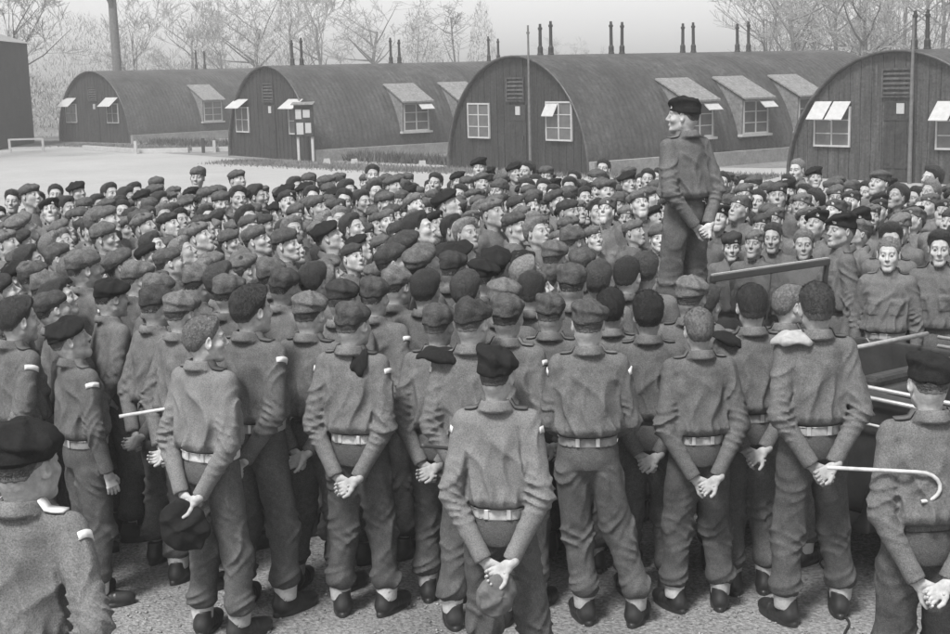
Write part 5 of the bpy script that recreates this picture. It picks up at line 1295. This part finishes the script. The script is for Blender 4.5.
FAR = [(4.69, 13.63), (-0.45, 13.64), (3.00, 13.64), (-3.48, 13.66), (0.60, 13.67), (3.32, 13.67), (0.93, 13.72), (3.67, 13.74), (-0.83, 13.74), (4.35, 13.74), (-4.52, 13.74), (-1.37, 13.77), (2.50, 13.78), (2.01, 13.80), (-0.14, 13.82), (-2.47, 13.87), (4.93, 13.88), (-4.19, 13.88), (-1.85, 13.88), (0.29, 13.88), (2.83, 13.89), (-3.89, 13.89), (1.46, 13.90), (4.04, 13.91), (-2.16, 13.94), (-3.39, 13.94), (4.56, 13.95), (2.28, 13.96), (-0.97, 13.98), (-4.69, 13.98), (-0.67, 13.98), (0.75, 13.98), (1.78, 13.99), (3.60, 14.01), (-3.02, 14.01), (-1.28, 14.03), (1.12, 14.03), (0.01, 14.04), (-0.32, 14.04), (2.58, 14.04), (3.22, 14.06), (-3.66, 14.07), (-1.63, 14.07), (-2.67, 14.09), (4.15, 14.16), (2.03, 14.17), (1.37, 14.17), (-4.00, 14.18), (-2.37, 14.20), (-3.28, 14.21), (-0.54, 14.23), (0.63, 14.24), (-0.98, 14.25), (3.86, 14.26), (-2.95, 14.27), (4.69, 14.28), (-4.61, 14.28), (-5.03, 14.28), (-1.40, 14.29), (1.00, 14.29), (0.32, 14.29), (-4.28, 14.31), (-0.12, 14.31), (2.54, 14.32), (1.66, 14.34), (3.43, 14.34), (3.03, 14.36), (-1.92, 14.37), (4.35, 14.38), (2.24, 14.43), (-2.71, 14.45), (-3.62, 14.48), (1.33, 14.49), (-4.07, 14.49), (-3.11, 14.51), (-0.56, 14.51), (4.08, 14.51), (1.90, 14.54), (0.08, 14.54), (-1.30, 14.55), (-0.91, 14.55), (-1.71, 14.56), (3.65, 14.57), (-4.58, 14.59), (-4.94, 14.60), (-2.40, 14.61), (3.29, 14.63), (2.74, 14.64), (0.99, 14.65), (2.43, 14.65), (0.58, 14.66), (-2.05, 14.67), (4.35, 14.69), (-4.26, 14.69), (1.51, 14.70), (-3.38, 14.71), (-2.75, 14.72), (-3.71, 14.77), (0.30, 14.80), (-1.17, 14.81), (-0.31, 14.82), (1.87, 14.82), (-1.70, 14.86), (-5.10, 14.86), (-2.29, 14.86), (4.03, 14.87), (-4.56, 14.87), (-3.16, 14.89), (2.54, 14.92), (3.00, 14.94), (3.34, 14.96), (-0.56, 14.97), (0.87, 14.97), (1.60, 14.97), (-2.00, 14.98), (-4.14, 14.98), (-3.53, 15.00), (2.15, 15.00), (3.72, 15.00), (-0.95, 15.02), (1.21, 15.03), (-2.86, 15.04), (-0.14, 15.05), (-2.51, 15.12), (0.29, 15.12), (0.62, 15.15), (-3.79, 15.16), (-4.97, 15.16), (4.29, 15.18), (-1.56, 15.20), (1.91, 15.20), (-3.10, 15.21), (3.97, 15.22), (2.54, 15.22), (-4.44, 15.24), (-2.01, 15.24), (-1.23, 15.25), (-4.10, 15.26), (-3.40, 15.27), (3.39, 15.28), (2.98, 15.29), (-0.78, 15.29), (-0.33, 15.30), (1.17, 15.31), (1.64, 15.35), (-2.78, 15.36), (-2.39, 15.38), (0.78, 15.38), (0.02, 15.40), (-5.07, 15.44), (-1.06, 15.46), (0.35, 15.46), (2.02, 15.47), (-3.71, 15.49), (-4.55, 15.49), (-1.73, 15.53), (3.68, 15.53), (-2.06, 15.56), (-1.39, 15.57), (4.07, 15.57), (2.78, 15.58), (-3.43, 15.58), (-0.33, 15.61), (0.98, 15.61), (-0.70, 15.62), (-2.92, 15.62), (-4.18, 15.62), (2.30, 15.63), (0.61, 15.63), (3.17, 15.64), (-4.85, 15.65), (0.08, 15.66), (-1.15, 15.72), (1.43, 15.76), (-3.89, 15.79), (-2.53, 15.82), (1.76, 15.82), (-2.09, 15.84), (2.88, 15.85), (1.10, 15.85), (-3.56, 15.85), (-0.88, 15.86), (-4.40, 15.87), (3.61, 15.87), (-0.13, 15.88), (0.72, 15.89), (-0.46, 15.89), (-4.99, 15.91), (0.27, 15.92), (-1.57, 15.94), (-2.92, 15.95), (2.42, 15.95), (2.08, 15.96), (3.90, 15.97), (-4.11, 15.98), (-3.23, 15.99), (-1.90, 16.05), (2.69, 16.06), (3.25, 16.09), (-4.79, 16.13), (-1.11, 16.14), (-4.42, 16.16), (-2.21, 16.17), (-3.87, 16.17), (1.37, 16.18), (0.12, 16.19), (-1.65, 16.20), (1.73, 16.21), (2.38, 16.22), (-0.61, 16.24), (-0.29, 16.26), (2.04, 16.26), (-3.49, 16.26), (3.00, 16.27), (0.94, 16.29), (-2.54, 16.29), (3.66, 16.31), (0.59, 16.33), (2.71, 16.33), (-1.95, 16.33), (-3.00, 16.34), (-4.17, 16.38), (-1.18, 16.40), (-4.62, 16.43), (1.48, 16.44), (-0.83, 16.46), (-0.04, 16.46), (-3.31, 16.51), (-2.23, 16.52), (-3.87, 16.53), (-1.68, 16.53), (2.32, 16.54), (1.08, 16.54), (3.35, 16.57), (-2.72, 16.58), (1.72, 16.59), (0.24, 16.59), (2.75, 16.63), (-0.43, 16.63), (-1.10, 16.66), (3.07, 16.67), (0.66, 16.67), (-0.06, 16.73), (-2.50, 16.78), (1.48, 16.79), (-3.75, 16.81), (-3.21, 16.81), (2.12, 16.82), (-1.45, 16.82), (0.36, 16.84), (-0.88, 16.85), (1.77, 16.85), (-1.95, 16.86), (-2.80, 16.87), (2.78, 16.91), (-0.43, 16.93), (0.91, 16.96), (1.23, 16.98), (2.42, 16.99), (-1.17, 17.01), (-2.15, 17.06), (-0.17, 17.08), (0.19, 17.09), (2.07, 17.13), (-3.34, 17.16), (1.60, 17.17), (-0.81, 17.19), (-1.61, 17.19), (-3.64, 17.21), (0.68, 17.22), (-1.22, 17.30), (0.00, 17.33), (2.30, 17.35), (-0.52, 17.36), (0.95, 17.39), (-2.10, 17.42), (1.35, 17.43), (1.66, 17.45), (0.54, 17.47), (1.97, 17.48), (-1.64, 17.52), (-0.18, 17.54), (-0.73, 17.58), (-1.08, 17.59), (0.91, 17.67), (0.09, 17.68), (1.28, 17.73), (1.66, 17.73), (-1.33, 17.75), (0.53, 17.79), (-0.21, 17.80), (-0.80, 17.85), (0.79, 17.93), (0.22, 17.98)]
PROTO = []
rp = random.Random(77)
HATS = [K, K, K, K, BK, K, K, None, K, None, K, BK, K, None, K, None, K, K]
for i, ht in enumerate(HATS):
    sp = dict(seed=200 + i, head=i % 5, hat=ht, hatseed=(i * 7) % 4, yaw=rp.uniform(-.35, .35), hpitch=rp.uniform(.12, .45), hroll=rp.uniform(-.08, .08),
              hair='full' if i % 2 else 'short', hairm='hair_fair' if i in (7, 15) else 'hair_dark', straps=False, hs=.965, cs=(.97, 1.0, .95)[i % 3], pose=posed(200 + i, ('hang', 'front', 'behind')[i % 3]))
    PROTO.append(soldier(sp, fine=False))
usedp = set()
def crowd_copy(k):
    p = PROTO[k]
    if k not in usedp: usedp.add(k); return p
    c = p.copy(); C.objects.link(c)
    for ch in list(p.children):
        d = ch.copy(); C.objects.link(d); d.parent = c
    return c
order = list(range(len(HATS)))
rc = random.Random(12)
for n_, (x, y, lab) in enumerate(NEAR):
    if n_ % len(order) == 0: rc.shuffle(order)
    k = order[n_ % len(order)]; o = crowd_copy(k)
    yw = aim(x, y) + rc.gauss(0, .28)
    if math.hypot(x - 1.54, y - 10.15) < 1.2: yw = aim(x, y)
    place(o, x, y, yw, rc.gauss(1.755, .08), wx=rc.uniform(.88, 1.0))
    look = {None: 'bareheaded', 'gs': 'khaki-capped', 'beret': 'dark-bereted'}[HATS[k][0] if HATS[k] else None]
    rel = math.atan2(math.sin(yw), math.cos(yw)); face = 'back turned' if abs(rel) < .7 else ('facing us' if abs(rel) > 2.4 else ('facing right' if rel > 0 else 'facing left'))
    tag(o, '%s soldier %s, %s' % (look, face, lab), 'soldier', G_F)
# the farthest men: one mass
parts = []; mats = [M[k] for k in ('skin', 'cap_khaki', 'serge', 'serge_trousers', 'hair_dark', 'brow', 'cap_black', 'iris')]
rf_ = random.Random(31); FARP = []
for i in range(7):
    pose = posed(700 + i, 'hang'); bl, trs, lf, J = uniform_sdf(pose, 700 + i)
    V, Q, mi = get_head(i % 5, .0052); T, M4 = head_xf(pose, rf_.uniform(-.4, .4), rf_.uniform(.05, .3), rf_.uniform(-.1, .1), .95)
    mm = np.select([mi == 2, mi == 4], [5, 7], 0)
    L_ = [(T(V), Q, mm)]
    V, Q = polygonize(bl, (-.42, -.34, .80), (.42, .40, 1.57), .028); L_.append((V, Q, 2))
    V, Q = polygonize(trs, (-.40, -.30, .12), (.40, .30, 1.06), .035); L_.append((V, Q, 3))
    m4 = np.array(M4)
    V, Q, _ = hair_mesh(HEADV[i % 5], 'full' if i % 3 == 0 else 'under', .009, i); L_.append((V @ m4[:3, :3].T + m4[:3, 3], Q, 4))
    if i % 3:
        V, Q, _ = beret_mesh('gs' if i != 4 else 'beret', .010, i); L_.append((V @ m4[:3, :3].T + m4[:3, 3], Q, 1 if i != 4 else 6))
    FARP.append(merge(L_))
for x, y in FAR:
    V, Q, mi = FARP[rf_.randrange(7)]
    a = aim(x, y) + rf_.gauss(0, .3); s = rf_.gauss(1.745, .07) / 1.775
    R_ = rotm('Z', -a); parts.append(((V * s) @ R_.T + np.array([x, y, 0]), Q, mi))
V, Q, mi = merge(parts)
fo = link('distant_crowd', np_mesh('distant_crowd', V, Q, mats, mi)); tag(fo, 'farthest packed rows of soldiers in front of the huts', 'crowd', kind='stuff')

# ------------------------------------------------------------------ things carried
def folded_cap(loc, rot, sc_, m, label, seed):
    rr = np.random.RandomState(seed); ph = rr.rand(4) * 6
    def f(P):
        d = ell(P, (0, 0, 0), (.075, .125, .028)); d = smin(d, cap(P, (-.05, -.06, .0), (-.05, .06, .0), .02), .02)
        return d - .006 * np.sin(P[:, 1] * 45 + ph[0] + 2 * np.sin(P[:, 0] * 40 + ph[1])) - .004 * np.sin(P[:, 0] * 70 + ph[2])
    V, Q = polygonize(f, (-.12, -.17, -.07), (.12, .17, .07), .006)
    # drape over the shoulder
    V[:, 2] -= 3.2 * np.maximum(0, np.abs(V[:, 1]) - .03) ** 2
    o = link('folded_beret', np_mesh('folded_beret', V, Q, [m])); o.location = loc; o.rotation_euler = rot; o.scale = (sc_,) * 3
    return tag(o, label, 'beret', 'headgear tucked under shoulder straps')
def shoulder_point(px_, py_, yaw, h, sx, dy=0.0, dz=0.0, x=.125):
    a = D(yaw); s = h / 1.775; lx, ly = sx * x * s, (-.03 + dy) * s
    return (px_ + lx * math.cos(a) + ly * math.sin(a), py_ - lx * math.sin(a) + ly * math.cos(a), (1.485 + dz) * s)
folded_cap(shoulder_point(-.66, 7.44, 18, 1.77, 1, -.06, -.02, .07), (D(60), 0, D(-18)), .62, M['cap_black'], 'black beret hanging from the right shoulder of the clasped-hands soldier', 1)
folded_cap(shoulder_point(-.02, 7.25, 10, 1.80, -1, -.03, .0, .15), (D(12), D(-14), D(85)), 1.0, M['cap_black'], 'black beret tucked on the left shoulder of the tilted-cap soldier', 2)
folded_cap(shoulder_point(1.78, 7.19, -3, 1.85, -1, -.02, .02, .12), (0, D(-16), D(80)), .95, M['canvas'], 'rolled pale cap on the left shoulder of the tall bareheaded soldier', 3)
folded_cap(shoulder_point(3.00, 10.05, -158, 1.72, -1, .04, -.06, .12), (D(-62), 0, D(158)), .75, M['cap_black'], 'dark beret on the shoulder of the fair soldier facing us', 4)
folded_cap(shoulder_point(1.52, 7.64, 0, 1.78, -1, -.03, .0, .13), (D(20), D(-14), D(70)), .8, M['cap_black'], 'dark beret on the left shoulder between the fair-haired and tall men', 5)
def held_cap(loc, rot, m, label, seed, sc_=1.0):
    V, Q, mi = beret_mesh('beret', .006, seed)
    V = V - V.mean(0)
    o = link('held_beret', np_mesh('held_beret', V, Q, [m])); o.location = loc; o.rotation_euler = rot; o.scale = (sc_,) * 3
    return tag(o, label, 'beret', 'berets held behind the back')
held_cap((-1.54, 6.99, .68), (D(100), D(10), D(-20)), M['cap_black'], 'black beret hanging from the hands of the cropped-hair soldier', 2, 1.15)
held_cap((.06, 5.84, .70), (D(80), D(20), D(10)), M['strap_cloth'], 'dark cap held behind the lone soldier nearest us', 1, .85)
def cane(name, pts, r, m, label, grp='canes and sticks carried under the arm'):
    mm_ = MB(); mm_.tube(pts, r, 8); o = mm_.build(name, m, smooth=True); return tag(o, label, 'cane', grp)
#CANES
hk = [(1.45, 5.63, 1.303), (1.62, 5.585, 1.302), (1.80, 5.54, 1.300)]
for k in range(1, 10):
    a = PI * k / 9 * 1.02; hk.append((1.80 + .062 * math.sin(a) * 1.3 + .02 * k / 9, 5.535, 1.300 - .062 * (1 - math.cos(a))))
cane('walking_cane', hk, [.0085] * len(hk), M['bamboo'], 'pale cane with curved handle tucked under the arm of the right-edge soldier')
cane('swagger_stick', [(-1.87, 7.12, 1.243), (-1.62, 7.20, 1.262), (-1.45, 7.25, 1.27)], [.010, .009, .009], M['bamboo'], 'pale straight stick tucked under the arm of the cropped-hair soldier')
cane('swagger_stick', [(-.25, 5.97, 1.352), (-.235, 5.98, 1.347), (-.15, 6.04, 1.32), (.0, 6.10, 1.27)], [.012, .009, .009, .009], M['stick'], 'dark stick tucked under the arm of the lone soldier nearest us')
cb_ = MB(); pts = [(2.30, 9.0, .012), (2.13, 8.47, .014), (2.11, 8.2, .012), (2.03, 8.01, .012), (2.06, 7.75, .014), (2.03, 7.58, .012), (1.95, 7.3, .012), (1.96, 7.1, .012), (1.87, 6.85, .012), (1.90, 6.4, .012), (1.7, 5.6, .012), (1.6, 4.6, .012)]
from mathutils.geometry import interpolate_bezier
fine_p = []
for i in range(len(pts) - 1):
    a, b2 = Vector(pts[i]), Vector(pts[i + 1]); pa = Vector(pts[max(i - 1, 0)]); pb = Vector(pts[min(i + 2, len(pts) - 1)])
    fine_p += list(interpolate_bezier(a, a + (b2 - pa) / 6, b2 - (pb - a) / 6, b2, 7))[:-1]
cb_.tube(fine_p, .007, 6); tag(cb_.build('microphone_cable', M['rubber'], smooth=True), 'black cable winding over the gravel between the tall man and the right-edge soldier', 'cable')
# ------------------------------------------------------------------ thin haze
hz = MB().box(-260, -12, -1.5, 260, 260, 40).build('haze', M['rubber'])
hm_ = bpy.data.materials.new('haze'); hm_.use_nodes = True; hn = hm_.node_tree.nodes; hn.clear()
ho_ = hn.new('ShaderNodeOutputMaterial'); hv = hn.new('ShaderNodeVolumePrincipled'); hv.inputs['Density'].default_value = HAZE; hv.inputs['Color'].default_value = (.97, .97, .97, 1)
hm_.node_tree.links.new(hv.outputs[0], ho_.inputs['Volume']); hz.data.materials[0] = hm_; tag(hz, kind='stuff')
